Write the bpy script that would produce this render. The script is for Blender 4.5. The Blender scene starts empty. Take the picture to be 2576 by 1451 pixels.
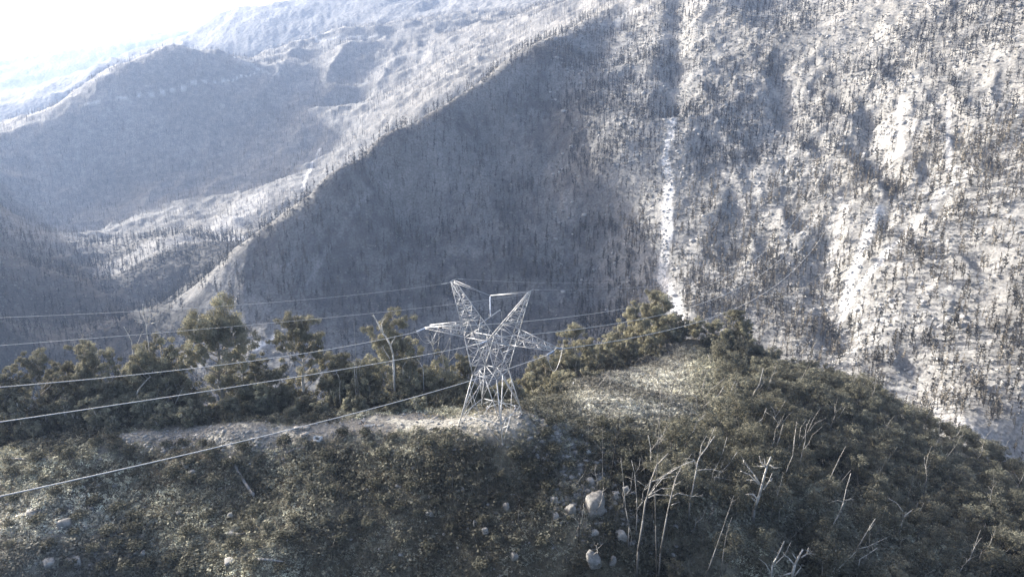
import bpy, math, random
import numpy as np
R = math.radians
rng = np.random.default_rng(11)
random.seed(5)
scene = bpy.context.scene
col = scene.collection

# ------------------------------------------------------------------ camera
PITCH = R(17.2)
FOC = 800.0                                   # focal length in pixels of a 1024 wide frame
cam_d = bpy.data.cameras.new('camera')
cam_d.sensor_width = 36.0
cam_d.lens = 36.0 * FOC / 1024.0
cam_d.clip_start = 1.0
cam_d.clip_end = 40000.0
cam = bpy.data.objects.new('camera', cam_d)
cam.rotation_euler = (R(90) - PITCH, 0, 0)
col.objects.link(cam)
scene.camera = cam

# ------------------------------------------------------------------ sky, sun, exposure
SUN_EL, SUN_AZ = R(20.0), R(-55.0)            # azimuth from +Y, negative = left of the view
world = bpy.data.worlds.new('World')
scene.world = world
world.use_nodes = True
wn = world.node_tree.nodes
bg = wn['Background']
sky = wn.new('ShaderNodeTexSky')
sky.sky_type = 'NISHITA'
sky.sun_disc = False
sky.sun_elevation = SUN_EL
sky.sun_rotation = SUN_AZ
sky.dust_density = 8.0
sky.air_density = 0.7
sky.ozone_density = 0.0
sky.altitude = 800
world.node_tree.links.new(sky.outputs[0], bg.inputs[0])
bg.inputs[1].default_value = 0.15
sun_d = bpy.data.lights.new('sun', 'SUN')
sun_d.energy = 4.6
sun_d.angle = R(0.5)
sun_d.color = (1.0, 0.965, 0.91)
sun = bpy.data.objects.new('sun', sun_d)
sun.rotation_euler = (R(90) - SUN_EL, 0, math.pi - SUN_AZ)
col.objects.link(sun)
scene.view_settings.view_transform = 'Standard'
scene.view_settings.look = 'None'
scene.view_settings.exposure = 1.35
scene.view_settings.gamma = 1.0
scene.cycles.max_bounces = 5
scene.cycles.diffuse_bounces = 2
scene.cycles.glossy_bounces = 1
scene.cycles.transmission_bounces = 2
scene.cycles.volume_bounces = 0
scene.cycles.transparent_max_bounces = 4
scene.cycles.use_denoising = True
try:
    scene.cycles.denoiser = 'OPENIMAGEDENOISE'
except Exception:
    pass

# ------------------------------------------------------------------ measuring helpers
# T = pixel of the photograph in a 2576 x 1451 view; turned into world places at real distances
CP, SP = math.cos(PITCH), math.sin(PITCH)
TS = 2576.0 / 1024.0
def rays(tx, ty):
    a = (np.asarray(tx, float) / TS - 512) / FOC
    b = (288 - np.asarray(ty, float) / TS) / FOC
    return np.stack([a, CP + b * SP, -SP + b * CP], -1)
def P3(tx, ty, Y):
    r = rays(tx, ty)
    return r * (Y / r[..., 1:2]) if r.ndim > 1 else r * (Y / r[1])
def proj(p):
    p = np.atleast_2d(p)
    d = p[:, 1] * CP - p[:, 2] * SP
    w = p[:, 1] * SP + p[:, 2] * CP
    return np.stack([(512 + FOC * p[:, 0] / d) * TS, (288 - FOC * w / d) * TS, d], -1)

# ------------------------------------------------------------------ noise
def hash2(ix, iy, seed):
    h = (ix.astype(np.int64) * 374761393 + iy.astype(np.int64) * 668265263 + seed * 974711) & 0x7fffffff
    h = ((h ^ (h >> 13)) * 1274126177) & 0x7fffffff
    h = h ^ (h >> 16)
    return (h & 0xffff) / 65535.0
def vnoise(x, y, seed=0):
    ix, iy = np.floor(x), np.floor(y)
    fx, fy = x - ix, y - iy
    fx = fx * fx * fx * (fx * (fx * 6 - 15) + 10); fy = fy * fy * fy * (fy * (fy * 6 - 15) + 10)
    a = hash2(ix, iy, seed); b = hash2(ix + 1, iy, seed)
    c = hash2(ix, iy + 1, seed); d = hash2(ix + 1, iy + 1, seed)
    return (a + (b - a) * fx) * (1 - fy) + (c + (d - c) * fx) * fy
def fbm(x, y, wl, octv=4, seed=0, ridged=False, gain=0.5):
    s = np.zeros_like(x); amp = 1.0; tot = 0
    ca, sa = 0.8, 0.6
    for o in range(octv):
        n = vnoise(x / wl + 17.3 * o, y / wl - 9.1 * o, seed + o * 7)
        if ridged:
            n = 1 - np.abs(2 * n - 1)
        s += amp * (n - 0.5); tot += amp
        amp *= gain; wl *= 0.5
        x, y = ca * x - sa * y, sa * x + ca * y
    return s / tot * 2
def sm(e0, e1, x):
    t = np.clip((x - e0) / (e1 - e0), 0, 1)
    return t * t * (3 - 2 * t)

# ------------------------------------------------------------------ the lie of the land: control points
CT = [  # (Tx, Ty, Y) foreground spur
 (0,1451,138),(640,1451,139),(1280,1451,139),(1500,1451,140),(1900,1451,150),(2250,1451,168),(2576,1451,187),
 (0,1300,155),(320,1260,162),(640,1260,161),(900,1250,158),(1280,1250,156),(1600,1270,155),
 (0,1165,172),(150,1130,176),(300,1098,181),(600,1080,181),(900,1075,178),(1050,1062,176),
 (1400,1150,167),(1500,1190,164),(1450,1060,188),(1400,1005,205),(1550,975,238),(1700,880,305),(1728,852,335),
 (1600,1100,184),(1700,1000,228),(1800,1100,205),(1800,960,265),(1900,930,310),(1950,1200,186),(2000,1060,252),
 (2130,1000,300),(2100,1150,232),(2260,1060,288),(2400,1170,258),(2500,1270,236),(2576,1320,226),(2300,1300,206),(2050,1320,174),
 (1620,910,300),(1500,942,262),(1390,985,228),
]
pts = [P3(*c) for c in CT]
CW = [  # tower footing and hidden ground in world metres
 (-12,172.3,-87.2),(-7.4,181.7,-88.2),(2,177.1,-87.6),(-2.6,167.8,-88.8),(-5,174.7,-87.5),(8,183,-89.3),(-20,178,-88.6),
 (-140,215,-118),(-90,218,-112),(-40,222,-110),(0,226,-111),(40,240,-114),(-60,270,-160),(-150,280,-175),(10,290,-150),
 (-60,340,-222),(-180,380,-270),(50,370,-190),(120,420,-200),(170,400,-198),(220,360,-208),(230,300,-186),(260,330,-232),
 (-30,480,-310),(110,500,-280),(230,460,-300),(300,400,-310),(-200,560,-375),(-60,600,-378),(80,610,-374),(230,580,-372),
 (350,520,-371),(330,300,-262),(300,220,-215),(420,360,-345),(400,200,-285),(520,420,-366),
 (0,120,-150),(-60,110,-150),(60,120,-150),(150,130,-165),(0,60,-195),(-150,80,-170),(150,60,-205),(0,15,-230),(-100,15,-230),(120,15,-245),
 (-220,170,-120),(-230,230,-150),(-300,200,-160),(-320,300,-235),(260,180,-200),(330,120,-250),
 (-500,700,-340),(-650,900,-300),(-900,1000,-140),(-1150,1250,-50),(-1230,1450,10),(-1050,1080,-80),(-1450,1500,130),(-420,560,-350),(-400,420,-300),  # includes an unseen ridge off-frame left, raised to shade the valley floor
 (-900,1450,-370),(-1500,1800,20),
 (700,600,-330),(900,600,-250),(800,400,-300),(1200,700,-120),(1300,1300,60),(1100,1000,-60),
]
CM = [  # mountains
 # middle ridge crest
 (590,640,1085),(700,548,1120),(875,418,1180),(1000,348,1240),(1100,283,1310),(1200,213,1400),(1288,148,1500),(1400,93,1640),(1500,38,1800),(1600,3,1980),
 # its shaded face
 (600,860,968),(700,800,1003),(850,700,1064),(850,500,1187),(1000,500,1196),(1000,620,1119),(1000,760,1038),(1000,890,970),
 (1200,350,1319),(1200,500,1209),(1200,700,1082),(1200,850,1000),(1370,250,1410),(1390,450,1255),(1400,650,1123),(1480,620,1130),(1400,790,1040),
 (1550,600,1120),(1550,760,1040),(1470,150,1580),(1530,100,1640),(1440,300,1325),(1540,300,1290),(1480,450,1195),(1550,450,1175),(1610,450,1160),(1610,300,1268),(1640,100,1545),(1560,40,1760),(1625,600,1075),(1640,720,1010),
 # gully
 (1708,20,1700),(1705,150,1440),(1695,300,1255),(1680,450,1145),(1672,600,1050),(1685,740,970),(1740,810,900),
 # valley and creek behind the middle ridge
 (575,605,1620),(470,740,1260),(400,780,1180),(620,560,1720),(700,470,1980),(760,440,2080),(800,380,2200),(825,290,2400),(840,240,2600),
 (560,640,1340),(500,690,1230),(540,705,1190),(330,672,1330),(420,590,1480),(480,620,1400),(250,690,1350),
 # left hill
 (0,378,2100),(100,315,2190),(200,258,2290),(300,203,2400),(380,152,2520),(430,130,2600),(520,132,2680),(620,160,2700),(700,195,2680),(790,235,2640),
 (100,400,2101),(200,400,2129),(430,250,2408),(430,400,2197),(600,250,2470),(600,400,2230),(700,330,2360),(300,500,2010),(0,560,1780),(150,600,1640),(450,540,1880),(550,500,1990),
 # shaded bank lower left
 (0,640,1320),(150,700,1230),(0,800,1080),(200,850,1050),(0,950,900),(330,800,1100),(500,860,1000),
 # lit country to the right of the creek
 (900,350,2190),(1000,310,2170),(870,270,2560),(1000,220,2550),(1100,240,2180),(1200,170,2350),(950,160,2800),(1100,120,2850),(1280,110,2500),(700,130,3100),(850,95,3300),(1000,70,3500),(1200,40,3400),(1400,20,3200),(1500,-20,3300),
 (1600,-60,3200),(1750,-120,2600),(2000,-150,2300),(2300,-150,2200),(2576,-150,2100),
 # far hills
 (0,250,3900),(150,205,4000),(300,150,4200),(420,118,4300),(520,60,4600),(600,32,4700),(800,12,4900),(1000,-8,5200),(1300,-40,5500),(650,90,4000),(250,180,3800),
 (0,150,7200),(200,122,7300),(380,92,7500),(500,78,7600),
]
pts += [np.array(c, float) for c in CW]
pts += [P3(*c) for c in CM]
pts += [P3(*c) for c in [(1800,0,1640),(1780,300,1232),(1790,480,1100),(1830,650,990),(1900,150,1380),(1900,300,1222)]]
for T in [(2000,0),(2300,0),(2576,0),(2850,0),(2000,300),(2300,300),(2576,300),(2850,300),(2150,150),(2450,150),(2000,600),(2300,600),(2576,600),
          (2850,600),(1900,760),(2110,800),(2110,900),(2300,850),(2300,1000),(2576,900),(2576,1060),(2850,900),(2150,450),(2450,450),(2150,700),(2450,750)]:
    r_ = rays(*T); r_ = r_ / r_[1]                 # the open slope: a plane rising to the right and away, tan 33 degrees
    pts.append(r_ * (769.0 / (-r_[2] + .55 * r_[0] + .35)))
pts += [P3(2450, 1110, 604), P3(2576, 1190, 588), P3(2700, 1300, 560)]
def crest(cs, k=4):                                # extra points so that a crest runs level between its measured ones
    for a, b in zip(cs[:-1], cs[1:]):
        for i in range(1, k):
            t = i / k
            yield P3(a[0] + (b[0] - a[0]) * t, a[1] + (b[1] - a[1]) * t, a[2] + (b[2] - a[2]) * t)
kl = [i for i, c in enumerate(CM) if c == (0, 378, 2100)][0]
pts += list(crest(CM[:10])) + list(crest(CM[kl:kl + 10], 3))
# ground falling away behind crests, and country outside the frame
CB = [(-300,1350,-330),(-190,1420,-300),(-120,1480,-255),(-40,1600,-200),(40,1750,-150),(150,1950,-80),(-420,1250,-380),
 (-1700,2500,-420),(-1500,2900,-420),(-1250,3200,-380),(-1900,3200,-400),(-1000,3400,-300),
 (-3000,5200,-420),(-3500,4600,-400),(-1800,5600,-380),(-800,6400,-250),
 (-4500,8300,-420),(-2500,8600,-420),(0,8500,-300),(3000,8500,-200),(5000,6000,-200),(3000,4000,150),(3500,3000,200),(2500,1500,150),
 (-3000,3000,-350),(-2000,1600,-200),(-3500,1500,-200),(-5500,6500,-350),(2500,600,0),(4500,1500,100),(-1500,500,-150),(2000,2500,200),(1500,6500,100),(-6500,3500,-300),(6500,3500,100)]
pts += [np.array(c, float) for c in CB]
PT = np.array(pts)
cc = 0.02 * np.hypot(PT[:, 0], PT[:, 1]) + 1.0
def rbf_mat(x, y):
    d2 = (x[:, None] - PT[None, :, 0]) ** 2 + (y[:, None] - PT[None, :, 1]) ** 2
    return -np.sqrt(d2 + cc[None, :] ** 2)
A = rbf_mat(PT[:, 0], PT[:, 1])
n = len(PT)
G = np.zeros((n + 1, n + 1)); G[:n, :n] = A + np.eye(n) * 0.02 * cc[:, None]; G[:n, n] = 1; G[n, :n] = 1
W = np.linalg.solve(G, np.append(PT[:, 2], 0))

# polar grid about the viewpoint
az = np.concatenate([np.linspace(-62, -37, 70, endpoint=False), np.linspace(-37, 37, 860, endpoint=False), np.linspace(37, 62, 70)])
AZ = np.radians(az)
RR = np.concatenate([np.geomspace(15, 120, 50, endpoint=False), np.geomspace(120, 480, 330, endpoint=False),
                     np.geomspace(480, 3200, 430, endpoint=False), np.geomspace(3200, 9500, 110)])
NA, NR = len(AZ), len(RR)
GX = RR[:, None] * np.sin(AZ)[None, :]; GY = RR[:, None] * np.cos(AZ)[None, :]
gx, gy = GX.ravel(), GY.ravel()
Z = np.empty(len(gx))
for k in range(0, len(gx), 60000):
    Z[k:k + 60000] = rbf_mat(gx[k:k + 60000], gy[k:k + 60000]) @ W[:n] + W[n]
rr = np.hypot(gx, gy)
near = 1 - sm(420, 520, rr)
# relief
farw = 1 - near
crest_m = np.array([P3(*c) for c in CM[:10]])
def seg_dist(x, y, L):
    d = np.full(x.shape, 1e9)
    for a, b in zip(L[:-1], L[1:]):
        e = b[:2] - a[:2]; t = np.clip(((x - a[0]) * e[0] + (y - a[1]) * e[1]) / (e @ e), 0, 1)
        d = np.minimum(d, np.hypot(x - a[0] - t * e[0], y - a[1] - t * e[1]))
    return d
calm = 0.3 + 0.7 * sm(20, 130, seg_dist(gx, gy, crest_m))
open_m = sm(180, 330, gx) * sm(1700, 1400, rr)
crag = open_m * sm(-.1, .5, fbm(gx, gy, 260, 2, 19) + .25)
Z += farw * (calm * fbm(gx, gy, 170, 5, 3, True) * (13 - 4 * open_m) * np.clip(rr / 1200, 0.6, 1.6) + fbm(gx + 300, gy, 45, 4, 9, True) * (3.4 + 3 * crag) + fbm(gx, gy + 90, 17, 3, 15, True) * (1.1 + 1.6 * crag))
for T_, dp, wd in (((2180,300),13,13),((2190,415),17,14),((2245,465),14,12),((2330,425),13,12),((2140,390),10,11),((2010,560),11,15),((2085,600),10,12),((2290,900),9,11),((2410,350),9,10),((2110,250),9,12),((2460,660),8,10),((2230,560),9,10),((2500,420),8,10),((1900,420),8,14),((1850,560),9,12),((2050,380),9,12),((2360,540),9,9),((1930,640),9,12),((2540,250),8,12),((2250,180),9,13)):
    r_ = rays(*T_); r_ = r_ / r_[1]; c_ = r_ * (769.0 / (-r_[2] + .55 * r_[0] + .35))
    wob = 1 + .5 * fbm(gx, gy, 12, 2, 27)
    Z -= dp * np.exp(-(((gx - c_[0]) / wd) ** 2 + ((gy - c_[1]) / (wd * 1.7)) ** 2) * wob) - dp * .55 * np.exp(-(((gx - c_[0] + wd * 1.5) / wd) ** 2 + ((gy - c_[1]) / (wd * 1.6)) ** 2))
def flat_line(*p): return [P3(*c) for c in p]
for ln, dp, wd in ((flat_line((1708,10,1700),(1704,150,1440),(1697,285,1270)), 17, 22), (flat_line((2055,640,930),(2085,740,860),(2112,860,790)), 16, 20), (flat_line((1962,190,1330),(1975,330,1200)), 13, 20), (flat_line((2185,360,1120),(2195,480,1030)), 12, 18)):
    Z -= dp * np.exp(-(seg_dist(gx, gy, ln) / wd) ** 2)
far2 = sm(1500, 3000, rr)
nu_ = (gx + 389) * .73 - (gy - 1085) * .684; ta_ = (gx + 389) * .684 + (gy - 1085) * .73
Z += farw * sm(30, 120, nu_) * sm(800, 500, nu_) * sm(300, 100, gx) * fbm(ta_, nu_ * .22, 70, 4, 37, True) * 9
Z += far2 * fbm(gx, gy, 420, 4, 21, True) * 22
Z += near * (fbm(gx, gy, 22, 4, 31) * 1.3 + fbm(gx, gy, 5, 3, 41, True) * 0.35)
Z = Z.reshape(NR, NA)
LR = np.log(RR)
def height(x, y):
    x = np.asarray(x, float); y = np.asarray(y, float)
    a = np.degrees(np.arctan2(x, y)); r = np.log(np.hypot(x, y))
    i = np.clip(np.interp(a, az, np.arange(NA)), 0, NA - 1.001); j = np.clip(np.interp(r, LR, np.arange(NR)), 0, NR - 1.001)
    i0 = i.astype(int); j0 = j.astype(int); fi = i - i0; fj = j - j0
    return (Z[j0, i0] * (1 - fi) + Z[j0, i0 + 1] * fi) * (1 - fj) + (Z[j0 + 1, i0] * (1 - fi) + Z[j0 + 1, i0 + 1] * fi) * fj
ELEV = Z / RR[:, None]
MAXEL = np.maximum.accumulate(ELEV, 0)
def hit(tx, ty):
    "where the sight line of photograph point T meets the ground"
    tx = np.atleast_1d(np.asarray(tx, float)); ty = np.atleast_1d(np.asarray(ty, float))
    d = rays(tx, ty); h = np.hypot(d[:, 0], d[:, 1]); el = d[:, 2] / h
    ia = np.clip(np.round(np.interp(np.degrees(np.arctan2(d[:, 0], d[:, 1])), az, np.arange(NA))).astype(int), 0, NA - 1)
    r = np.empty(len(tx))
    for k in range(len(tx)):
        c = MAXEL[:, ia[k]]
        j = int(np.searchsorted(c, el[k]))
        if j <= 0: r[k] = RR[0]; continue
        if j >= NR: r[k] = np.nan; continue
        c0, c1 = ELEV[j - 1, ia[k]], ELEV[j, ia[k]]
        f = (el[k] - c0) / (c1 - c0) if c1 != c0 else 1.0
        r[k] = RR[j - 1] + (RR[j] - RR[j - 1]) * min(max(f, 0), 1)
    x = d[:, 0] / h * r; y = d[:, 1] / h * r
    return np.stack([x, y, np.where(np.isnan(r), np.nan, height(np.nan_to_num(x, nan=1), np.nan_to_num(y, nan=100)))], -1)

# ------------------------------------------------------------------ materials
MATS = {}
def mat(name, color, rough=0.9, noise=None, attr=None, bump=None, translucent=0.0, metallic=0.0, objvar=0.0, spec=0.2):
    "procedural: base colour (or a per-vertex cover colour) broken up by object-space noise"
    if name in MATS: return MATS[name]
    m = bpy.data.materials.new(name); m.use_nodes = True
    nt = m.node_tree; N = nt.nodes; Lk = nt.links
    p = N['Principled BSDF']; p.inputs['Roughness'].default_value = rough; p.inputs['Metallic'].default_value = metallic
    p.inputs['Specular IOR Level'].default_value = spec
    if attr:
        a = N.new('ShaderNodeAttribute'); a.attribute_name = attr; src = a.outputs['Color']
    else:
        rgb = N.new('ShaderNodeRGB'); rgb.outputs[0].default_value = (*color, 1); src = rgb.outputs[0]
    tc = N.new('ShaderNodeTexCoord'); coord = tc.outputs['Object']
    if noise:
        for sc_, lo, hi in noise:
            nz = N.new('ShaderNodeTexNoise'); nz.inputs['Scale'].default_value = sc_; nz.inputs['Detail'].default_value = 4
            Lk.new(coord, nz.inputs['Vector'])
            mr = N.new('ShaderNodeMapRange'); mr.inputs[1].default_value = 0.3; mr.inputs[2].default_value = 0.7
            mr.inputs[3].default_value = lo; mr.inputs[4].default_value = hi
            Lk.new(nz.outputs[0], mr.inputs[0])
            vm = N.new('ShaderNodeVectorMath'); vm.operation = 'SCALE'
            Lk.new(src, vm.inputs[0]); Lk.new(mr.outputs[0], vm.inputs['Scale']); src = vm.outputs[0]
    if objvar:
        oi = N.new('ShaderNodeObjectInfo'); mr = N.new('ShaderNodeMapRange')
        mr.inputs[3].default_value = 1 - objvar; mr.inputs[4].default_value = 1 + objvar
        Lk.new(oi.outputs['Random'], mr.inputs[0])
        vm = N.new('ShaderNodeVectorMath'); vm.operation = 'SCALE'
        Lk.new(src, vm.inputs[0]); Lk.new(mr.outputs[0], vm.inputs['Scale']); src = vm.outputs[0]
    Lk.new(src, p.inputs['Base Color'])
    if bump:
        nz = N.new('ShaderNodeTexNoise'); nz.inputs['Scale'].default_value = bump[0]; nz.inputs['Detail'].default_value = 5
        Lk.new(coord, nz.inputs['Vector'])
        b = N.new('ShaderNodeBump'); b.inputs['Distance'].default_value = bump[1]; b.inputs['Strength'].default_value = 1
        Lk.new(nz.outputs[0], b.inputs['Height']); Lk.new(b.outputs[0], p.inputs['Normal'])
    if translucent:
        t = N.new('ShaderNodeBsdfTranslucent'); Lk.new(src, t.inputs[0])
        mx = N.new('ShaderNodeMixShader'); mx.inputs[0].default_value = translucent
        Lk.new(p.outputs[0], mx.inputs[1]); Lk.new(t.outputs[0], mx.inputs[2]); Lk.new(mx.outputs[0], N['Material Output'].inputs[0])
    MATS[name] = m
    return m
M_NEAR = mat('spur_soil', None, attr='cover', noise=[(0.9, 0.7, 1.3), (4.0, 0.7, 1.3)], bump=(1.6, 0.5))
M_MTN = mat('burnt_ground', None, attr='cover', noise=[(0.07, 0.8, 1.2), (0.35, 0.6, 1.35)], bump=(0.12, 1.6))
M_FAR = mat('far_forest_ground', None, attr='cover', noise=[(0.02, 0.85, 1.15), (0.1, 0.7, 1.25)], bump=(0.05, 10.0))

# ------------------------------------------------------------------ object helpers
def set_attr(me, name, cols):
    a = me.color_attributes.new(name, 'FLOAT_COLOR', 'POINT')
    c = np.ones((len(cols), 4), np.float32); c[:, :3] = cols
    a.data.foreach_set('color', c.ravel())
def np_mesh(name, V, Fq, cover=None, smooth=False):
    V = np.asarray(V, np.float32); Fq = np.asarray(Fq, np.int32); k = Fq.shape[1]
    me = bpy.data.meshes.new(name)
    me.vertices.add(len(V)); me.vertices.foreach_set('co', V.ravel())
    me.loops.add(Fq.size); me.loops.foreach_set('vertex_index', Fq.ravel())
    me.polygons.add(len(Fq)); me.polygons.foreach_set('loop_start', np.arange(0, Fq.size, k, dtype=np.int32))
    me.polygons.foreach_set('loop_total', np.full(len(Fq), k, np.int32))
    if smooth: me.polygons.foreach_set('use_smooth', np.ones(len(Fq), bool))
    me.update(calc_edges=True)
    if cover is not None: set_attr(me, 'cover', cover)
    return me
def link(name, me, material=None, parent=None, loc=None):
    o = bpy.data.objects.new(name, me)
    if material and me is not None and not me.materials: me.materials.append(material)
    if parent: o.parent = parent
    if loc is not None: o.location = loc
    col.objects.link(o)
    return o
def tag(o, label=None, cat=None, group=None, kind=None):
    if label: o['label'] = label
    if cat: o['category'] = cat
    if group: o['group'] = group
    if kind: o['kind'] = kind
    return o
def merge(protos, which, pos, scale, rotz, tilt=None, tint=None):
    "many copies of small prototypes (V, F, C) baked into single arrays"
    VV, FF, CC = [], [], []; off = 0
    for k, (V, F_, C_) in enumerate(protos):
        idx = np.where(which == k)[0]
        if not len(idx): continue
        c, s = np.cos(rotz[idx]), np.sin(rotz[idx]); sc_ = scale[idx]
        sc_ = sc_ if sc_.ndim == 2 else np.stack([sc_] * 3, -1)
        v = V[None] * sc_[:, None, :]
        x = v[..., 0] * c[:, None] - v[..., 1] * s[:, None]; y = v[..., 0] * s[:, None] + v[..., 1] * c[:, None]; z = v[..., 2]
        if tilt is not None:
            x = x + z * tilt[idx, 0][:, None]; y = y + z * tilt[idx, 1][:, None]
        v = np.stack([x, y, z], -1) + pos[idx][:, None, :]
        VV.append(v.reshape(-1, 3)); m = len(V)
        FF.append((F_[None] + (off + np.arange(len(idx)) * m)[:, None, None]).reshape(-1, F_.shape[1])); off += m * len(idx)
        cvals = C_[None] * (tint[idx][:, None, :] if tint is not None else 1.0) * np.ones((len(idx), 1, 1))
        CC.append(cvals.reshape(-1, 3))
    return np.concatenate(VV), np.concatenate(FF), np.concatenate(CC)

# ------------------------------------------------------------------ ground cover colours (bare rock, ash, scree, some painted sun and shade) and the terrain sheets
def path_dist(x, y, line):
    d = np.full(x.shape, 1e9)
    for (a, b) in zip(line[:-1], line[1:]):
        ax, ay, bx, by = a[0], a[1], b[0], b[1]
        L2 = (bx - ax) ** 2 + (by - ay) ** 2 + 1e-9
        t = np.clip(((x - ax) * (bx - ax) + (y - ay) * (by - ay)) / L2, 0, 1)
        d = np.minimum(d, np.hypot(x - ax - t * (bx - ax), y - ay - t * (by - ay)))
    return d
def tline(*p):
    q = hit([a[0] for a in p], [a[1] for a in p]); return [v for v in q if not np.isnan(v[0])]
SCREE_AND_SUNLIT = [  # polyline on the photograph, half width in metres, strength
 (tline((1692,300),(1684,345),(1672,400),(1686,450),(1676,520),(1680,590),(1672,640),(1664,690),(1690,745),(1712,800)), 7.0, 1.25),
 (tline((2350,520),(2290,580),(2200,670),(2150,740),(2110,820)), 3.8, 1.0),
 (tline((2215,530),(2180,600),(2150,670),(2125,760)), 6.0, 0.85),
 (tline((2265,250),(2262,330),(2268,380),(2200,430)), 4.0, 0.7),
 (tline((2385,250),(2385,420),(2440,440)), 3.0, 0.6),
 (tline((1550,60),(1585,25),(1640,25)), 14.0, 0.45),
 (tline((575,603),(612,600)), 14.0, 1.0),
 (tline((600,820),(612,858),(645,872),(690,845)), 7.0, 0.9),
 (tline((805,372),(785,410),(762,470)), 6.0, 0.8),
 (tline((772,714),(820,630),(871,565),(939,480)), 3.0, 0.14),
 (tline((215,262),(330,245),(450,225),(560,205),(645,182)), 3.2, 0.7),
 (tline((590,145),(640,138)), 7.0, 0.8),
 (tline((700,120),(800,105),(950,88)), 10.0, 0.6),
 (tline((2330,1035),(2390,1080),(2450,1110),(2520,1160),(2576,1190),(2640,1230)), 13.0, 0.35),
 (tline((700,190),(640,165),(590,150)), 7.0, 0.35),
 (tline((280,680),(400,610),(480,600),(560,580),(640,500)), 55.0, 0.32), (tline((480,735),(560,690)), 34.0, 0.18),  # not scree: sunlight on the toe of the left hill, painted as paler ground
 (tline((2440,430),(2380,470),(2340,520)), 9.0, 0.3),
 (tline((2130,520),(2100,620),(2090,700)), 8.0, 0.25),
]
def C3(*c): return np.array(c, float)
def lerp(a, b, t): return a + (b - a) * t[..., None]
x, y, z = gx, gy, Z.ravel()
slope = np.hypot(*np.gradient(Z, axis=(0, 1))[::1]) if False else None
n1 = fbm(x, y, 60, 4, 51); n2 = fbm(x, y, 14, 3, 61); n3 = fbm(x, y, 200, 3, 71)
cov = lerp(C3(.262, .257, .243)[None], C3(.32, .315, .30)[None], sm(-.35, .45, n1 + .5 * n2 + .8 * n3))
cov = lerp(cov, C3(.41, .405, .39)[None], .6 * sm(.38, .75, n2 + .4 * n1))
cov = lerp(cov, C3(.60, .60, .59)[None], 0 * x)
right = sm(40, 260, x) * sm(3000, 1500, rr)                 # the open, thinly timbered slope
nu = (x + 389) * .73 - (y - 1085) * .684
face = sm(-10, 30, nu) * sm(700, 480, nu) * sm(220, 60, x) * sm(600, 800, rr)   # charred middle ridge, its shade also deepened in the colour
cov = cov * (0.74 + 0.20 * right[:, None] - .16 * face[:, None] - .46 * (sm(1750, 1550, rr) * sm(-330, -460, x) * (1 - face))[:, None])  # last term paints the shade of the lower-left bank into the ground colour
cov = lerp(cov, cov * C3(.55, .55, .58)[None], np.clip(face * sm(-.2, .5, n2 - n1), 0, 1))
for line, hw, st in SCREE_AND_SUNLIT:
    if len(line) < 2: continue
    d = path_dist(x, y, line) + n2 * min(hw, 12) * .7 + n1 * hw * .4
    cov = lerp(cov, C3(.66, .65, .63)[None], np.clip(sm(hw, hw * .45, d) * st, 0, 1))
# foreground spur: dark litter and grass, pale stony track along the crest
n4 = fbm(x, y, 9, 4, 81); n5 = fbm(x, y, 30, 3, 91)
fg = lerp(C3(.10, .088, .062)[None], C3(.22, .20, .15)[None], sm(-.3, .5, n4 + .6 * n5))
TRACK = tline((330,1098),(480,1085),(600,1085),(760,1082),(900,1072),(1050,1058),(1170,1060),(1290,1062))
tr = path_dist(x, y, TRACK) + n4 * 3.6
fg = lerp(fg, C3(.29, .28, .25)[None], sm(9.5, 2.5, tr))
for line, hw, st in [(tline((1330,1090),(1400,1110),(1420,1160),(1470,1190)), 4.0, .45), (tline((1380,1010),(1450,1000),(1530,985)), 7.0, .7),
                     (tline((60,1250),(150,1300),(260,1330)), 6.0, .55), (tline((40,1400),(180,1430),(300,1450)), 7.0, .4), (tline((40,1165),(200,1150),(330,1110)), 4.0, .5),
                     (tline((1640,960),(1750,850)), 6.0, .35), (tline((1560,1010),(1650,985),(1700,1010)), 5.0, .5)]:
    d = path_dist(x, y, line) + n4 * hw * .9
    fg = lerp(fg, C3(.30, .29, .26)[None], sm(hw, hw * .3, d) * st)
cov = lerp(cov, fg, near)
# broad-leaved dark country far off
cov = lerp(cov, C3(.13, .135, .14)[None], sm(3200, 4200, rr) * .7)
TV = np.stack([gx, gy, Z.ravel()], -1)
def sheet(name, j0, j1, material):
    js = np.arange(j0, j1); I, J = np.meshgrid(np.arange(NA - 1), np.arange(j1 - j0 - 1))
    a = J * NA + I
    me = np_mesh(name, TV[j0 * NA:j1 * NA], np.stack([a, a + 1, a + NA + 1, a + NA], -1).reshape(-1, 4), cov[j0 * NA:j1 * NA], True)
    return tag(link(name, me, material), kind='structure')
jA = int(np.searchsorted(RR, 470)); jB = int(np.searchsorted(RR, 3200))
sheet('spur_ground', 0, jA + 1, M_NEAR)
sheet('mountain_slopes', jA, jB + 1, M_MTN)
sheet('far_hills', jB, NR, M_FAR)

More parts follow.
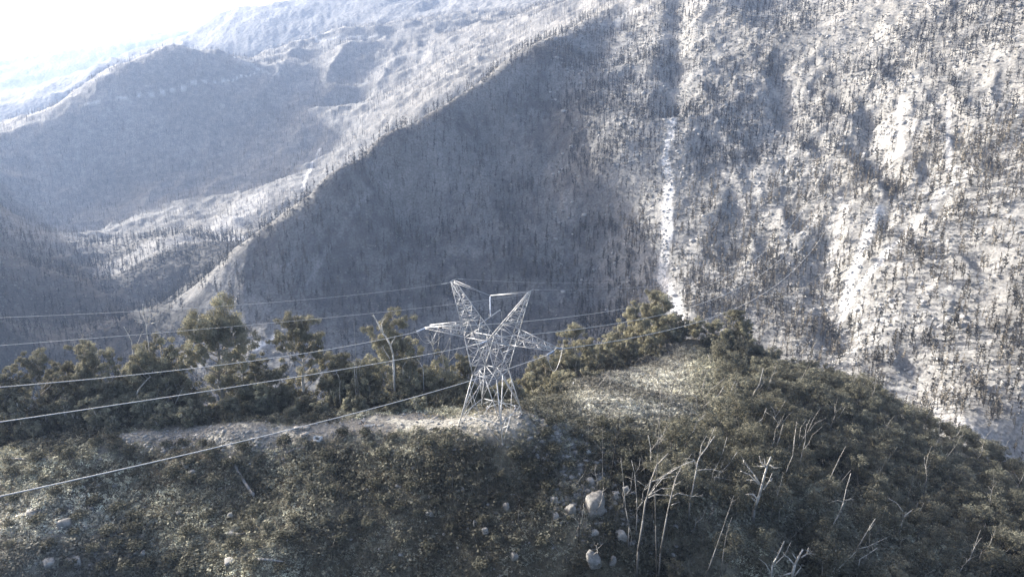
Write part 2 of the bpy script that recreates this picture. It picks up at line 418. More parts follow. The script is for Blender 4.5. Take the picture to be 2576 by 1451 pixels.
# ------------------------------------------------------------------ the air
HZ = (-9000.0, 9000.0, -300.0, 9800.0, float(Z.min()) - 1.0, float(max(Z.max(), 0)) + 40.0)
hv = np.array([(a, b, c) for a in HZ[0:2] for b in HZ[2:4] for c in HZ[4:6]])
hf = np.array([(0, 1, 3, 2), (4, 6, 7, 5), (0, 4, 5, 1), (2, 3, 7, 6), (0, 2, 6, 4), (1, 5, 7, 3)])
m = bpy.data.materials.new('haze_air'); m.use_nodes = True
m.node_tree.nodes.clear()
mo = m.node_tree.nodes.new('ShaderNodeOutputMaterial'); pv = m.node_tree.nodes.new('ShaderNodeVolumePrincipled')
pv.inputs['Color'].default_value = (0.46, 0.63, 1.0, 1)
pv.inputs['Density'].default_value = 6.4e-5
pv.inputs['Anisotropy'].default_value = 0.38
m.node_tree.links.new(pv.outputs[0], mo.inputs['Volume'])
hz = tag(link('haze', np_mesh('haze', hv, hf), m), kind='stuff')

# ------------------------------------------------------------------ plant prototypes
def tri_cloud(n, rad, size, flat=1.0, seed=0, shell=0.35, up=0.0):
    "n leaf-sized triangles spread through an ellipsoid"
    g = np.random.default_rng(seed)
    d = g.normal(size=(n, 3)); d /= np.linalg.norm(d, axis=1)[:, None]
    r = (shell + (1 - shell) * g.random(n)) ** 0.6
    c = d * r[:, None] * rad; c[:, 2] *= flat
    nn = d + g.normal(size=(n, 3)) * 0.7 + np.array([0, 0, up]); nn /= np.linalg.norm(nn, axis=1)[:, None]
    t = np.cross(nn, g.normal(size=(n, 3))); t /= np.linalg.norm(t, axis=1)[:, None]; b = np.cross(nn, t)
    s = size * (0.6 + 0.8 * g.random(n))[:, None]
    a0 = g.random(n) * 6.28
    V = np.stack([c + s * (np.cos(a0 + k * 2.09)[:, None] * t + np.sin(a0 + k * 2.09)[:, None] * b * 0.75) for k in range(3)], 1).reshape(-1, 3)
    return V, np.arange(3 * n).reshape(-1, 3)
def cone(p0, p1, r0, r1, k=5, cap=True):
    p0 = np.asarray(p0, float); p1 = np.asarray(p1, float); d = p1 - p0; L_ = np.linalg.norm(d) + 1e-9; d = d / L_
    u = np.cross(d, [0, 0, 1.0]) if abs(d[2]) < 0.9 else np.cross(d, [1.0, 0, 0]); u /= np.linalg.norm(u); v = np.cross(d, u)
    an = np.arange(k) * 2 * math.pi / k
    ring = np.cos(an)[:, None] * u + np.sin(an)[:, None] * v
    V = np.concatenate([p0 + ring * r0, p1 + ring * r1]); F_ = []
    for i in range(k):
        j = (i + 1) % k; F_ += [(i, j, k + j), (i, k + j, k + i)]
    if cap:
        for i in range(1, k - 1): F_ += [(0, i + 1, i), (k, k + i, k + i + 1)]
    return V, np.array(F_)
class Acc:
    def __init__(s): s.V = []; s.F = []; s.C = []; s.n = 0
    def add(s, V, F_, c):
        V = np.asarray(V, float)
        s.V.append(V); s.F.append(np.asarray(F_) + s.n); s.n += len(V)
        s.C.append(np.broadcast_to(np.asarray(c, float), (len(V), 3)).copy())
    def out(s): return np.concatenate(s.V), np.concatenate(s.F), np.concatenate(s.C)
    def mesh(s, name, smooth=False):
        V, F_, C_ = s.out(); return np_mesh(name, V, F_, C_, smooth)
def limb(acc, P_, r0, r1, c, k=5):
    "tapering limb along a polyline"
    P_ = [np.asarray(p, float) for p in P_]; L_ = [0.0]
    for a, b in zip(P_[:-1], P_[1:]): L_.append(L_[-1] + np.linalg.norm(b - a))
    for i in range(len(P_) - 1):
        ra = r0 + (r1 - r0) * L_[i] / L_[-1]; rb = r0 + (r1 - r0) * L_[i + 1] / L_[-1]
        e = (P_[i + 1] - P_[i]); e = e / (np.linalg.norm(e) + 1e-9) * rb * 0.4
        V, F_ = cone(P_[i], P_[i + 1] + e, ra, rb, k); acc.add(V, F_, c)

M_LEAF = mat('eucalypt_leaves', None, attr='cover', noise=[(0.35, 0.65, 1.35)], translucent=0.22, objvar=0.22, spec=0.1)
M_STUFFLEAF = mat('scrub_leaves', None, attr='cover', noise=[(0.12, 0.7, 1.3), (0.6, 0.75, 1.25)], translucent=0.15, spec=0.1)
M_BARK = mat('bark', None, attr='cover', noise=[(0.7, 0.6, 1.3), (3.0, 0.8, 1.2)], objvar=0.15)
M_CHAR = mat('charred_tree', None, attr='cover', noise=[(0.15, 0.8, 1.25)], spec=0.1)

# burnt tree: black trunk, short stubs and a narrow sleeve of regrowth, unit height
def burnt_proto(seed, nf, wid, trunk=(.030, .027, .025), fuzz=(.085, .078, .062), k=3):
    g = np.random.default_rng(seed); a = Acc()
    V, F_ = cone((0, 0, -0.06), (0, 0, 1.0), 0.016, 0.004, k, False); a.add(V, F_, trunk)
    for i in range(nf):
        h = 0.12 + 0.85 * g.random(); w = wid * (1.15 - 0.75 * h) * (0.5 + g.random()); an = g.random() * 6.28
        d = np.array([math.cos(an), math.sin(an), 0]); s_ = np.array([-d[1], d[0], 0]) * w * .35
        p = np.array([0, 0, h]); L_ = 0.035 + 0.05 * g.random()
        a.add([p - [0, 0, L_ * .6], p + d * w + s_ + [0, 0, L_ * .7], p + d * w * .7 - s_ + [0, 0, L_ * 1.2]], [(0, 1, 2)], np.array(fuzz) * (0.6 + 0.8 * g.random()))
    return a.out()
burnt_fine = [burnt_proto(100 + i, 30, 0.10 + 0.025 * (i % 3)) for i in range(6)]
burnt_mid = [burnt_proto(200 + i, 16, 0.12, fuzz=(.055, .052, .046)) for i in range(5)]
burnt_far = [burnt_proto(300 + i, 6, 0.11, k=3) for i in range(4)]
def bush_proto(seed, n, size=0.32, flat=0.7, c0=(1, 1, 1)):
    g = np.random.default_rng(seed); V, F_ = tri_cloud(n, 1.0, size, flat, seed, 0.2, 0.5)
    V[:, 2] += 0.35
    C_ = np.ones((len(V), 3)) * np.repeat(0.65 + 0.7 * g.random(n), 3)[:, None] * np.array(c0)
    return V, F_, C_

def polar_scatter(n, r0, r1, power=2.0, a=37.0):
    t = rng.random(n); r = (r0 ** power + t * (r1 ** power - r0 ** power)) ** (1 / power)
    an = np.radians((rng.random(n) * 2 - 1) * a)
    x_ = r * np.sin(an); y_ = r * np.cos(an)
    return np.stack([x_, y_, height(x_, y_)], -1)
def seen(p, hgt, slack=0.004):
    "True where the top of a plant of height hgt is not wholly behind higher ground"
    r = np.hypot(p[:, 0], p[:, 1])
    ia = np.clip(np.round(np.interp(np.degrees(np.arctan2(p[:, 0], p[:, 1])), az, np.arange(NA))).astype(int), 0, NA - 1)
    jr = np.clip(np.searchsorted(RR, r) - 2, 0, NR - 1)
    return (p[:, 2] + hgt) / r > MAXEL[jr, ia] - slack

# --- burnt forest on the mountain slopes
def burnt_field():
    p = np.concatenate([polar_scatter(21000, 480, 1750), (lambda e: e[e[:, 0] > 90])(polar_scatter(22000, 480, 1500))])
    d = fbm(p[:, 0], p[:, 1], 55, 3, 111); openr = sm(120, 300, p[:, 0]) * sm(1900, 1500, np.hypot(p[:, 0], p[:, 1]))
    keep = rng.random(len(p)) < (0.95 - 0.30 * openr) * np.clip(0.75 + 0.9 * d + 1.1 * openr * fbm(p[:, 0], p[:, 1], 150, 2, 211), .08, 1.3)
    for line, hw, st in SCREE_AND_SUNLIT:
        if len(line) > 1: keep &= path_dist(p[:, 0], p[:, 1], line) > hw * 1.25 * (st > .5)
    p = p[keep]; h = 9 + 11 * rng.random(len(p)) ** 0.8
    k = seen(p, h); return p[k], h[k]
bp, bh = burnt_field()
q = proj(bp)
size_px = bh / q[:, 2]; inside = (q[:, 0] > 5) & (q[:, 0] < 2570) & (q[:, 1] > 20) & (q[:, 1] < 1440)
r_ = np.hypot(bp[:, 0], bp[:, 1]); jr = np.clip(np.searchsorted(RR, r_) - 2, 0, NR - 1)
ia = np.clip(np.round(np.interp(np.degrees(np.arctan2(bp[:, 0], bp[:, 1])), az, np.arange(NA))).astype(int), 0, NA - 1)
clear = (bp[:, 2] + bh * .3) / r_ > MAXEL[jr, ia] + 0.012
rank = np.where(inside & clear, size_px, -1)
big = np.argsort(-rank)[:300]
BM = []
for i, (V, F_, C_) in enumerate(burnt_fine):
    me = np_mesh('burnt_tree', V, F_, C_); me.materials.append(M_CHAR); BM.append(me)
for n_, i in enumerate(big):
    o = link('burnt_tree', BM[n_ % len(BM)], None, None, bp[i])
    s_ = bh[i]; o.scale = (s_ * random.uniform(.8, 1.3), s_ * random.uniform(.8, 1.3), s_); o.rotation_euler = (random.gauss(0, .04), random.gauss(0, .04), random.random() * 6.28)
    lab = 'thin black burnt tree with a narrow sleeve of regrowth on the bright slope at right' if bp[i, 0] > 130 else 'thin black burnt tree standing on the shaded slope behind the pylon'
    tag(o, lab, 'burnt tree', 'burnt trees on the bright slope at right' if bp[i, 0] > 130 else 'burnt trees on the shaded slope behind the pylon')
rest = np.setdiff1d(np.arange(len(bp)), big)
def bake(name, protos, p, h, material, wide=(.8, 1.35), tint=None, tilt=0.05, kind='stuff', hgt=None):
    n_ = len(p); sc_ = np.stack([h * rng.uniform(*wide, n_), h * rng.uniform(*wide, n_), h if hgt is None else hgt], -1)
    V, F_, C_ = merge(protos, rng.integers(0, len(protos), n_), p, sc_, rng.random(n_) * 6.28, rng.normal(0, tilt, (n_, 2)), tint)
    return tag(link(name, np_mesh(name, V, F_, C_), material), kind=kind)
def grey_tint(n_, lo, hi): return np.repeat(rng.uniform(lo, hi, n_)[:, None], 3, 1)
near_b = rest[r_[rest] < 1150]; far_b = rest[r_[rest] >= 1150]
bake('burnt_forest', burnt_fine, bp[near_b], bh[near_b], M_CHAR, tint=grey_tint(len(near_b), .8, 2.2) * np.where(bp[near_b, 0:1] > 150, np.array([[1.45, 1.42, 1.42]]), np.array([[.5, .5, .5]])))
bake('burnt_forest_beyond', burnt_mid, bp[far_b], bh[far_b], M_CHAR, tint=grey_tint(len(far_b), .35, 1.3))
p = polar_scatter(42000, 1700, 3400); h = 9 + 10 * rng.random(len(p)); k = seen(p, h) & (rng.random(len(p)) < .75 + .5 * fbm(p[:, 0], p[:, 1], 120, 3, 5))
bake('distant_forest', burnt_far, p[k], h[k] * 1.05, M_CHAR, tint=grey_tint(k.sum(), 1.0, 2.4))
# low regrowth between the trees
bushes_lo = [bush_proto(400 + i, 12, 0.55, 0.6) for i in range(5)]
p = polar_scatter(52000, 480, 1700); d = fbm(p[:, 0], p[:, 1], 40, 3, 131)
k = seen(p, np.full(len(p), 1.5)) & (rng.random(len(p)) < .6 + .9 * d)
for line, hw, st in SCREE_AND_SUNLIT:
    if len(line) > 1: k &= path_dist(p[:, 0], p[:, 1], line) > hw
p = p[k]; w = rng.uniform(.9, 2.6, len(p))
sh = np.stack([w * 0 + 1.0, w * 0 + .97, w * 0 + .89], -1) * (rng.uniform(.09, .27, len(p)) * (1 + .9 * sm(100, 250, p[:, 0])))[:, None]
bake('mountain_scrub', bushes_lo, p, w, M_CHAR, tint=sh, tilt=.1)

# ------------------------------------------------------------------ the spur: which ground carries what
def in_poly(tx, ty, poly):
    inside = np.zeros(len(tx), bool); n_ = len(poly)
    for i in range(n_):
        x1, y1 = poly[i]; x2, y2 = poly[(i + 1) % n_]
        c = ((y1 > ty) != (y2 > ty)) & (tx < (x2 - x1) * (ty - y1) / (y2 - y1 + 1e-9) + x1)
        inside ^= c
    return inside
def region(poly):                                   # outline on the ground, from its outline in the photograph
    P_ = []
    for a, b in zip(poly, poly[1:] + poly[:1]):
        for t in (0, .25, .5, .75): P_.append((a[0] + (b[0] - a[0]) * t, a[1] + (b[1] - a[1]) * t))
    h_ = hit([p[0] for p in P_], [p[1] for p in P_]); h_ = h_[~np.isnan(h_[:, 0])]
    h_ = h_[np.hypot(h_[:, 0], h_[:, 1]) < 460]
    return [(v[0], v[1]) for v in h_]
def thin(p, dmin):
    "keep points at least dmin apart"
    cell = {}; out = []
    for i, (a, b) in enumerate(p[:, :2]):
        k = (int(a // dmin), int(b // dmin)); ok = True
        for u in (-1, 0, 1):
            for v in (-1, 0, 1):
                for j in cell.get((k[0] + u, k[1] + v), ()):
                    if (p[j, 0] - a) ** 2 + (p[j, 1] - b) ** 2 < dmin * dmin: ok = False; break
                if not ok: break
            if not ok: break
        if ok: cell.setdefault(k, []).append(i); out.append(i)
    return p[out]

# --- forest trees: slim grey stem and a domed crown of leaf clumps
def crown_acc(acc, centre, rad, flat, nclump, nleaf, leaf, seed, base, dome=True):
    g = np.random.default_rng(seed)
    for i in range(nclump):
        d = g.normal(size=3); d /= np.linalg.norm(d)
        if dome and d[2] < -0.25: d[2] = -d[2]
        r = (0.35 + 0.65 * g.random() ** .5) * rad * .78
        c = np.asarray(centre) + d * r * np.array([1, 1, flat])
        cr = rad * (0.26 + 0.16 * g.random())
        V, F_ = tri_cloud(nleaf, cr, leaf, 0.75, seed * 50 + i, 0.25, 0.6)
        acc.add(V + c, F_, np.array(base) * (0.7 + 0.6 * g.random()))
        acc.C[-1] = acc.C[-1] * np.repeat(0.8 + 0.4 * g.random(nleaf), 3)[:, None]
def forest_tree(seed):
    g = np.random.default_rng(seed); H = 10.0; tr_ = Acc(); cr_ = Acc()
    rad = 2.5 + .8 * g.random(); top = np.array([g.normal() * .35, g.normal() * .35, H - rad * .9])
    mid = top * .5 + [g.normal() * .2, g.normal() * .2, 0]
    limb(tr_, [(0, 0, -2.5), mid, top], .13, .05, (.20, .185, .16), 5)
    for i in range(5):
        a = g.random() * 6.28; s_ = mid + (top - mid) * g.random()
        limb(tr_, [s_, s_ + np.array([math.cos(a) * rad * .6, math.sin(a) * rad * .6, 1.2])], .05, .02, (.24, .225, .2), 3)
    crown_acc(cr_, top, rad, .65 + .5 * g.random(), 20, 52, .175, seed, (.170, .166, .126), False)
    for k_ in range(2):
        crown_acc(cr_, top + [g.normal() * rad * .5, g.normal() * rad * .5, -.6 + g.random() * 1.9], rad * .5, .8, 5, 44, .16, seed + 31 + k_, (.185, .182, .14), False)
    crown_acc(cr_, top + [0, 0, -rad * 1.1], rad * .85, 1.2, 8, 30, .25, seed + 7, (.14, .136, .10))
    return tr_.out(), cr_.out()
FT = [forest_tree(600 + i) for i in range(12)]
FOREST = region([(1790,905),(1900,925),(2000,960),(2130,1000),(2260,1070),(2400,1170),(2500,1270),(2576,1330),(2800,1500),(2800,1600),(1620,1600),(1640,1440),(1700,1330),(1640,1230),(1700,1120),(1830,1060),(1800,980)])
BELT = region([(1330,1010),(1400,930),(1480,905),(1560,880),(1650,850),(1705,838),(1760,850),(1790,880),(1740,895),(1650,910),(1560,940),(1480,965),(1400,1000),(1340,1030)])
# hidden far side of the spur keeps its trees too
fp = polar_scatter(42000, 120, 430, 2, 44)
inF = in_poly(fp[:, 0], fp[:, 1], FOREST)
ridge_r = (fp[:, 0] > 95) & (np.hypot(fp[:, 0], fp[:, 1]) > 250) & ~inF & (fp[:, 2] > -235)
fp = thin(fp[inF | ridge_r], 3.4)
fh = 4.6 + 6.0 * rng.random(len(fp)) ** 1.3 + 2.0 * fbm(fp[:, 0], fp[:, 1], 40, 2, 141)
fh += 3.2 * (rng.random(len(fp)) < .07)
CLEAR = [(1868, 1230, 1950, 1330), (1968, 1400, 2060, 1530), (2060, 1400, 2170, 1530), (1900, 1410, 1995, 1530), (2190, 1330, 2250, 1400), (1640, 1250, 1800, 1420), (2120, 1180, 2180, 1300)]
fc = proj(fp + np.stack([fh * 0, fh * 0, fh * .75], -1)); gap = np.zeros(len(fp), bool)
for a_, b_, c_, d_ in CLEAR: gap |= (fc[:, 0] > a_) & (fc[:, 0] < c_) & (fc[:, 1] > b_) & (fc[:, 1] < d_)
gap |= fbm(fp[:, 0], fp[:, 1], 13, 2, 221) < -.42
k = seen(fp, fh + 1, 0.03) & ~gap; fp, fh = fp[k], fh[k]
fq = proj(fp + np.array([0, 0, 6.0])); fin = (fq[:, 0] > 0) & (fq[:, 0] < 2576) & (fq[:, 1] > 0) & (fq[:, 1] < 1451)
order = np.argsort(np.where(fin & seen(fp, fh * .4, 0), fq[:, 2], 1e9))[:300]
FM = []
for (tV, cV) in FT:
    a = np_mesh('trunk', *tV); a.materials.append(M_BARK); b = np_mesh('crown', *cV); b.materials.append(M_LEAF); FM.append((a, b))
for i in order:
    a, b = FM[int(rng.integers(len(FM)))]
    root = bpy.data.objects.new('forest_tree', None); root.empty_display_size = .5; col.objects.link(root)
    s_ = fh[i] / 10; w_ = s_ * random.uniform(.95, 1.35); root.location = fp[i]; root.scale = (w_, w_, s_); root.rotation_euler = (random.gauss(0, .07), random.gauss(0, .07), random.random() * 6.28)
    link('trunk', a, None, root); link('crown', b, None, root)
    tag(root, 'young dark olive eucalypt with a domed crown in the dense stand on the right flank', 'tree', 'young eucalypts of the dense stand on the right flank')
restf = np.setdiff1d(np.arange(len(fp)), order)
def bake_trees(name, idx, P_, H_, tr=True):
    wch = rng.integers(0, len(FT), len(idx)); rz = rng.random(len(idx)) * 6.28
    sc_ = np.stack([H_ / 10 * rng.uniform(.95, 1.35, len(idx))] * 2 + [H_ / 10], -1)
    V1, F1, C1 = merge([t[1] for t in FT], wch, P_, sc_, rz, None, grey_tint(len(idx), .8, 1.2))
    V2, F2, C2 = merge([t[0] for t in FT], wch, P_, sc_, rz)
    tag(link(name, np_mesh(name, np.concatenate([V1, V2]), np.concatenate([F1, F2 + len(V1)]), np.concatenate([C1, C2])), M_LEAF), kind='stuff')
bake_trees('eucalypt_forest', restf, fp[restf], fh[restf])

# --- big eucalypts of the ridge line
def eucalypt(name, tx, ty_top, Y, spread, seed, label, group, lobes=None, tone=1.0, bare=0.3, ty_base=None, lean=0.0, cat='tree'):
    "trunk, forking limbs, and a clump of foliage at the end of each limb"
    g = np.random.default_rng(seed)
    top = P3(tx, ty_top, Y); gz = float(height(top[0], top[1])); H = max(top[2] - gz, 4.0)
    root = bpy.data.objects.new(name, None); col.objects.link(root); root.location = (top[0], top[1], gz)
    tr_ = Acc(); cr_ = Acc(); bark = np.array((.44, .41, .36)) * (0.7 + .5 * g.random())
    lx = lean * H
    spine = [np.array([0, 0, -1.5]), np.array([g.normal() * .3 - lx * .5, g.normal() * .3, H * .33]), np.array([g.normal() * .5 - lx * .2, g.normal() * .5, H * .62]), np.array([0, 0, H * .9])]
    limb(tr_, spine, H * .016 + .08, .08, bark, 6)
    if lobes is None:
        lobes = []
        for i in range(int(9 + H * .6)):
            f = bare + (0.93 - bare) * g.random(); rr_ = spread * math.sqrt(max(0.12, 1 - ((f - .62) / .5) ** 2)) * g.random() ** .5
            a = g.random() * 6.28; lobes.append((rr_ * math.cos(a), rr_ * math.sin(a), f, (0.28 + .18 * g.random()) * spread + .8))
    else:
        lobes = lobes + [(l[0] + g.normal() * 20, l[1] + 14 + 34 * g.random(), l[2] * .85) for l in lobes for _ in (0, 1)]
        lobes = [(a_, b_, c_ * 1.22) for a_, b_, c_ in lobes]
        lobes = [((l[0] - tx) / TS / FOC * Y * 1.06, g.normal() * spread * .35, (ty_to_z(l[1], top, Y) - gz) / H, l[2]) for l in lobes]
    for (dx, dy, f, r0) in lobes:
        c = np.array([dx, dy, f * H - r0 * .4])
        s0 = np.clip(f * H - abs(dx) * .9 - r0, H * .15, H * .8)
        st = np.array([np.interp(s0, [p[2] for p in spine], [p[k_] for p in spine]) for k_ in (0, 1)] + [s0])
        mid = (st + c) / 2 + [0, 0, -.1 * np.linalg.norm(c - st)]
        limb(tr_, [st, mid, c + [0, 0, r0 * .2]], .08 + r0 * .05, .045, bark * 1.1, 4)
        for k_ in range(3):
            e = c + g.normal(size=3) * r0 * .6; limb(tr_, [mid * .3 + c * .7, e], .05, .02, bark * 1.15, 3)
        nl = int(30 * r0 ** 1.5) + 40
        for k_ in range(max(4, int(r0 * 3.6))):
            cc_ = c + g.normal(size=3) * r0 * np.array([.55, .55, .46])
            V, F_ = tri_cloud(nl, r0 * .50, .23, .82, int(g.integers(1e6)), .2, .7)
            cr_.add(V + cc_, F_, np.array((.25, .24, .172)) * tone * (.65 + .65 * g.random()))
            cr_.C[-1] = cr_.C[-1] * np.repeat(.75 + .5 * g.random(nl), 3)[:, None]
    link('trunk', tr_.mesh('trunk'), M_BARK, root); link('crown', cr_.mesh('crown'), M_LEAF, root)
    return tag(root, label, cat, group)
def ty_to_z(ty, top, Y):
    return float(P3(0, ty, Y)[2])
RIDGE = 'tall eucalypts behind the bare crest'
ridge_trees = [  # Tx, Ty of the top, distance, spread, label, lobes (Tx, Ty of lobe top, radius m)
 (532,748,205,5.5,'tallest broad-crowned eucalypt of the ridge with pale forked limbs, left of the pylon',
   [(532,770,3.0),(500,800,2.6),(570,795,2.8),(480,830,2.2),(590,820,2.4),(540,810,2.6),(465,872,2.0),(480,880,1.6),(590,880,2.0),(560,905,2.4),(515,935,2.4),(590,960,2.2),(545,985,2.6),(495,985,2.2),(605,1000,1.8),(530,1030,2.0)]),
 (748,775,207,4.6,'umbrella-crowned eucalypt with a bare pale stem, right of the tallest ridge tree',
   [(745,795,2.2),(715,800,1.9),(775,800,1.9),(700,835,1.5),(790,835,1.6),(745,850,2.0),(790,870,1.6),(800,905,2.0),(770,930,2.2),(810,960,2.0),(740,975,2.0),(785,1010,2.0)]),
 (985,760,205,4.0,'dense cone-shaped eucalypt close left of the pylon',
   [(985,785,1.9),(965,815,1.9),(1005,810,1.9),(985,840,2.3),(950,860,2.0),(1020,860,1.9),(985,895,2.5),(945,915,2.2),(1025,915,2.2),(960,965,2.6),(1020,965,2.4),(990,1000,2.4)]),
 (78,872,196,3.2,'round-headed eucalypt standing clear at the far left of the ridge',
   [(78,885,1.6),(55,900,1.5),(100,900,1.5),(75,915,1.8),(60,940,1.3),(100,985,2.0),(125,965,1.6),(75,1010,2.2)]),
 (190,848,200,4.0,'eucalypt with a small separate tuft above its left side',
   [(188,858,1.3),(235,865,1.7),(255,880,1.7),(215,895,1.8),(185,925,1.8),(165,945,1.7),(225,940,2.4),(265,915,1.5),(285,925,1.3),(245,985,2.6),(195,985,2.4),(220,1025,2.4)]),
 (398,835,203,5.2,'wide bushy eucalypt with dead white twigs at its top, left of the tallest ridge tree',
   [(400,850,1.8),(375,865,2.0),(420,885,2.2),(345,880,1.9),(330,915,2.2),(390,920,2.6),(435,930,2.0),(360,960,2.6),(410,980,2.6),(320,975,2.2),(440,1000,2.0),(370,1020,2.4)]),
 (905,905,203,3.4,'low bushy eucalypt between the umbrella tree and the dense cone-shaped tree',None),
 (700,915,204,3.2,'short bushy eucalypt with a bare top below the umbrella tree',None),
 (1110,865,201,3.6,'bushy eucalypt under the left arm of the pylon',[(1105,900,1.8),(1080,935,2.0),(1130,930,2.0),(1105,965,2.4),(1150,975,1.8),(1060,985,2.0),(1110,1005,2.2)]),
 (1030,935,198,2.8,'dark low eucalypt at the foot of the cone-shaped tree',None),
]
for i, (tx, ty, Y, sp, lab, lob) in enumerate(ridge_trees):
    eucalypt('eucalypt', tx, ty, Y, sp, 900 + i, lab, None, lob, tone=.95, bare=.25)
fill = [(5,965,190,2.6),(40,1000,188,2.4),(110,1010,191,2.6),(150,985,192,2.4),(205,965,198,3),(240,1000,191,2.6),(285,1000,194,2.4),(300,945,200,2.6),(345,985,195,2.6),(445,960,204,2.4),
        (470,1005,196,2.4),(420,1010,193,2.2),(560,1020,196,2.2),(620,960,207,2.6),(640,1010,197,2),(668,980,200,2.2),(770,1000,198,2.2),(830,975,202,2.4),(865,950,205,2.6),(890,1000,195,2.2),
        (945,985,197,2.2),(1000,1010,194,2),(1065,990,194,2),(1130,985,194,2.2),(1165,950,198,2.2),(-40,930,192,3),(180,1035,188,1.8),(90,1060,186,1.8),(280,1040,188,1.8),(810,1030,193,1.8),
        (730,1035,192,1.6),(480,1040,191,1.7),(390,1050,188,1.6),(1100,1025,191,1.6)]
fill += [(362,842,206,2.6),(215,842,205,2.2),(860,882,207,2.4),(1160,880,207,2.4),(640,890,208,2.4)]
fill += [(20,900,196,2.8),(130,930,200,3.0),(160,890,204,2.8),(225,900,206,3),(320,890,207,2.6),(355,880,205,3.2),(440,880,207,2.8),(455,920,204,2.8),(610,915,208,2.8),(640,935,206,2.8),(665,945,204,2.4),(715,960,203,2.6),(840,930,206,2.8),(875,915,207,3),(925,940,204,2.6),(1050,925,204,2.8),(1075,905,206,2.8),(1150,915,204,2.8),(1180,960,200,2.4),(1215,975,200,2.2),(1250,965,206,2.4),(1290,960,208,2.4)]
fill += [(int(rng.integers(-60, 1180)), int(rng.integers(985, 1060)), float(rng.uniform(188, 200)), float(rng.uniform(1.3, 2.2))) for _ in range(34)]
def crest_gap(tx): return 0
for i, (tx, ty, Y, sp) in enumerate(fill):
    if 560 < tx < 900 and ty > 1035: continue
    eucalypt('eucalypt', tx, ty, Y, sp, 1000 + i, 'small bushy eucalypt filling the row between the tall ridge trees', 'small eucalypts filling the ridge row', tone=random.uniform(.7, 1.2), bare=.12)
# belt beyond the saddle, right of the pylon
belt = [(1440,790,285,3.6),(1415,850,270,3.2),(1375,875,262,3),(1345,905,250,3),(1480,835,290,3.2),(1520,825,300,3.2),(1555,800,310,3.8),(1600,755,325,4),(1640,712,335,4.6),(1668,735,330,4),(1620,790,315,3.6),(1570,850,300,3.2),
        (1500,880,280,3),(1450,900,268,3),(1400,930,252,2.6),(1540,880,285,2.8),(1590,850,298,3),(1640,830,308,3),(1680,790,320,3.4),(1715,790,330,3.2),(1755,795,335,3),(1800,800,335,3),(1850,775,335,3.4),(1875,800,332,3.2),(1830,830,325,3),(1900,845,325,3),
        (1780,850,318,2.8),(1330,940,240,2.6),(1360,970,232,2.4),(1430,965,240,2.4),(1480,940,252,2.4),(1350,1010,218,2.2),(1310,985,215,2.2),(1395,1000,222,2),(1940,880,320,3),(1985,905,315,3),(2040,915,312,3),(2090,920,310,3),(1700,830,318,2.6),(1655,870,300,2.4)]
for i, (tx, ty, Y, sp) in enumerate(belt):
    eucalypt('eucalypt', tx, ty, Y, sp, 1100 + i, 'olive eucalypt of the belt along the saddle right of the pylon', 'eucalypts of the belt along the saddle', tone=random.uniform(.8, 1.1), bare=.2)

# ------------------------------------------------------------------ scrub, sticks and stones of the near slope
scrubs = [bush_proto(700 + i, 46, .23, .75) for i in range(8)]
tracklines = [TRACK]
p = thin(polar_scatter(90000, 118, 320, 1.6, 38), .9)
inF = in_poly(p[:, 0], p[:, 1], FOREST)
t_d = path_dist(p[:, 0], p[:, 1], TRACK); d1 = fbm(p[:, 0], p[:, 1], 14, 3, 151); d2 = fbm(p[:, 0], p[:, 1], 5, 2, 161)
k = (np.hypot(p[:, 0] + 5, p[:, 1] - 174) + d1 * 4 > 8.5) & (t_d + d1 * 4 > 4.2 + 5.5 * rng.random(len(p)) ** 2) & seen(p, np.full(len(p), 1.2), .01) & (rng.random(len(p)) < 1.05 + .2 * d1) & (~inF | (rng.random(len(p)) < .8))
p = p[k]; d1 = d1[k]; d2 = d2[k]; fk = inF[k]
w = rng.uniform(.5, 1.15, len(p)) * (1 + .15 * d1) * np.where(fk, 1.3, 1)
pq = proj(p)
lightz = np.clip(.5 + .9 * d1 * -1 + .5 * d2, 0, 1)
pale = sm(1400, 1480, pq[:, 0]) * sm(1780, 1700, pq[:, 0]) * sm(1120, 1020, pq[:, 1]) + .7 * sm(420, 200, pq[:, 0]) * sm(1200, 1300, pq[:, 1])
dark = rng.random(len(p)) < .5 + .5 * (d1 > .15) * .6
w = w * np.where(dark, 1.35, .85)
val = (np.where(dark, .075, .17) + .14 * lightz * rng.random(len(p)) ** 1.2 + .05 * np.clip(pale, 0, 1) * rng.random(len(p))) * np.where(fk, .7, 1)
big_n = fbm(p[:, 0], p[:, 1], 26, 3, 231)
val = val * 2.15 * np.clip(1 + 1.3 * big_n, .45, 1.6) + .035 * np.clip(pale, 0, 1)
tint = np.stack([val, val * .98, val * (.76 + .10 * np.clip(pale, 0, 1))], -1)
bake('undergrowth', scrubs, p, w, M_STUFFLEAF, wide=(.8, 1.5), tint=tint, tilt=.1)
# small low plants that close the gaps
lows = [bush_proto(740 + i, 16, .30, .6) for i in range(6)]
lp = polar_scatter(75000, 118, 300, 1.5, 38); kk = seen(lp, np.full(len(lp), .6), .01) & (np.hypot(lp[:, 0] + 5, lp[:, 1] - 174) > 7 + 3 * rng.random(len(lp))) & (fbm(lp[:, 0], lp[:, 1], 9, 3, 241) < .30 - .25 * (rng.random(len(lp)) < .5)) & (path_dist(lp[:, 0], lp[:, 1], TRACK) + 3 * fbm(lp[:, 0], lp[:, 1], 9, 2, 251) > 3.6 + 5 * rng.random(len(lp)) ** 2)
lp = lp[kk]; lq = proj(lp); lv = .055 + .20 * rng.random(len(lp)) ** 1.2 + .04 * sm(1400, 1480, lq[:, 0]) * sm(1780, 1700, lq[:, 0]) * sm(1120, 1020, lq[:, 1]) + .06 * sm(420, 200, lq[:, 0]) * sm(1180, 1280, lq[:, 1])
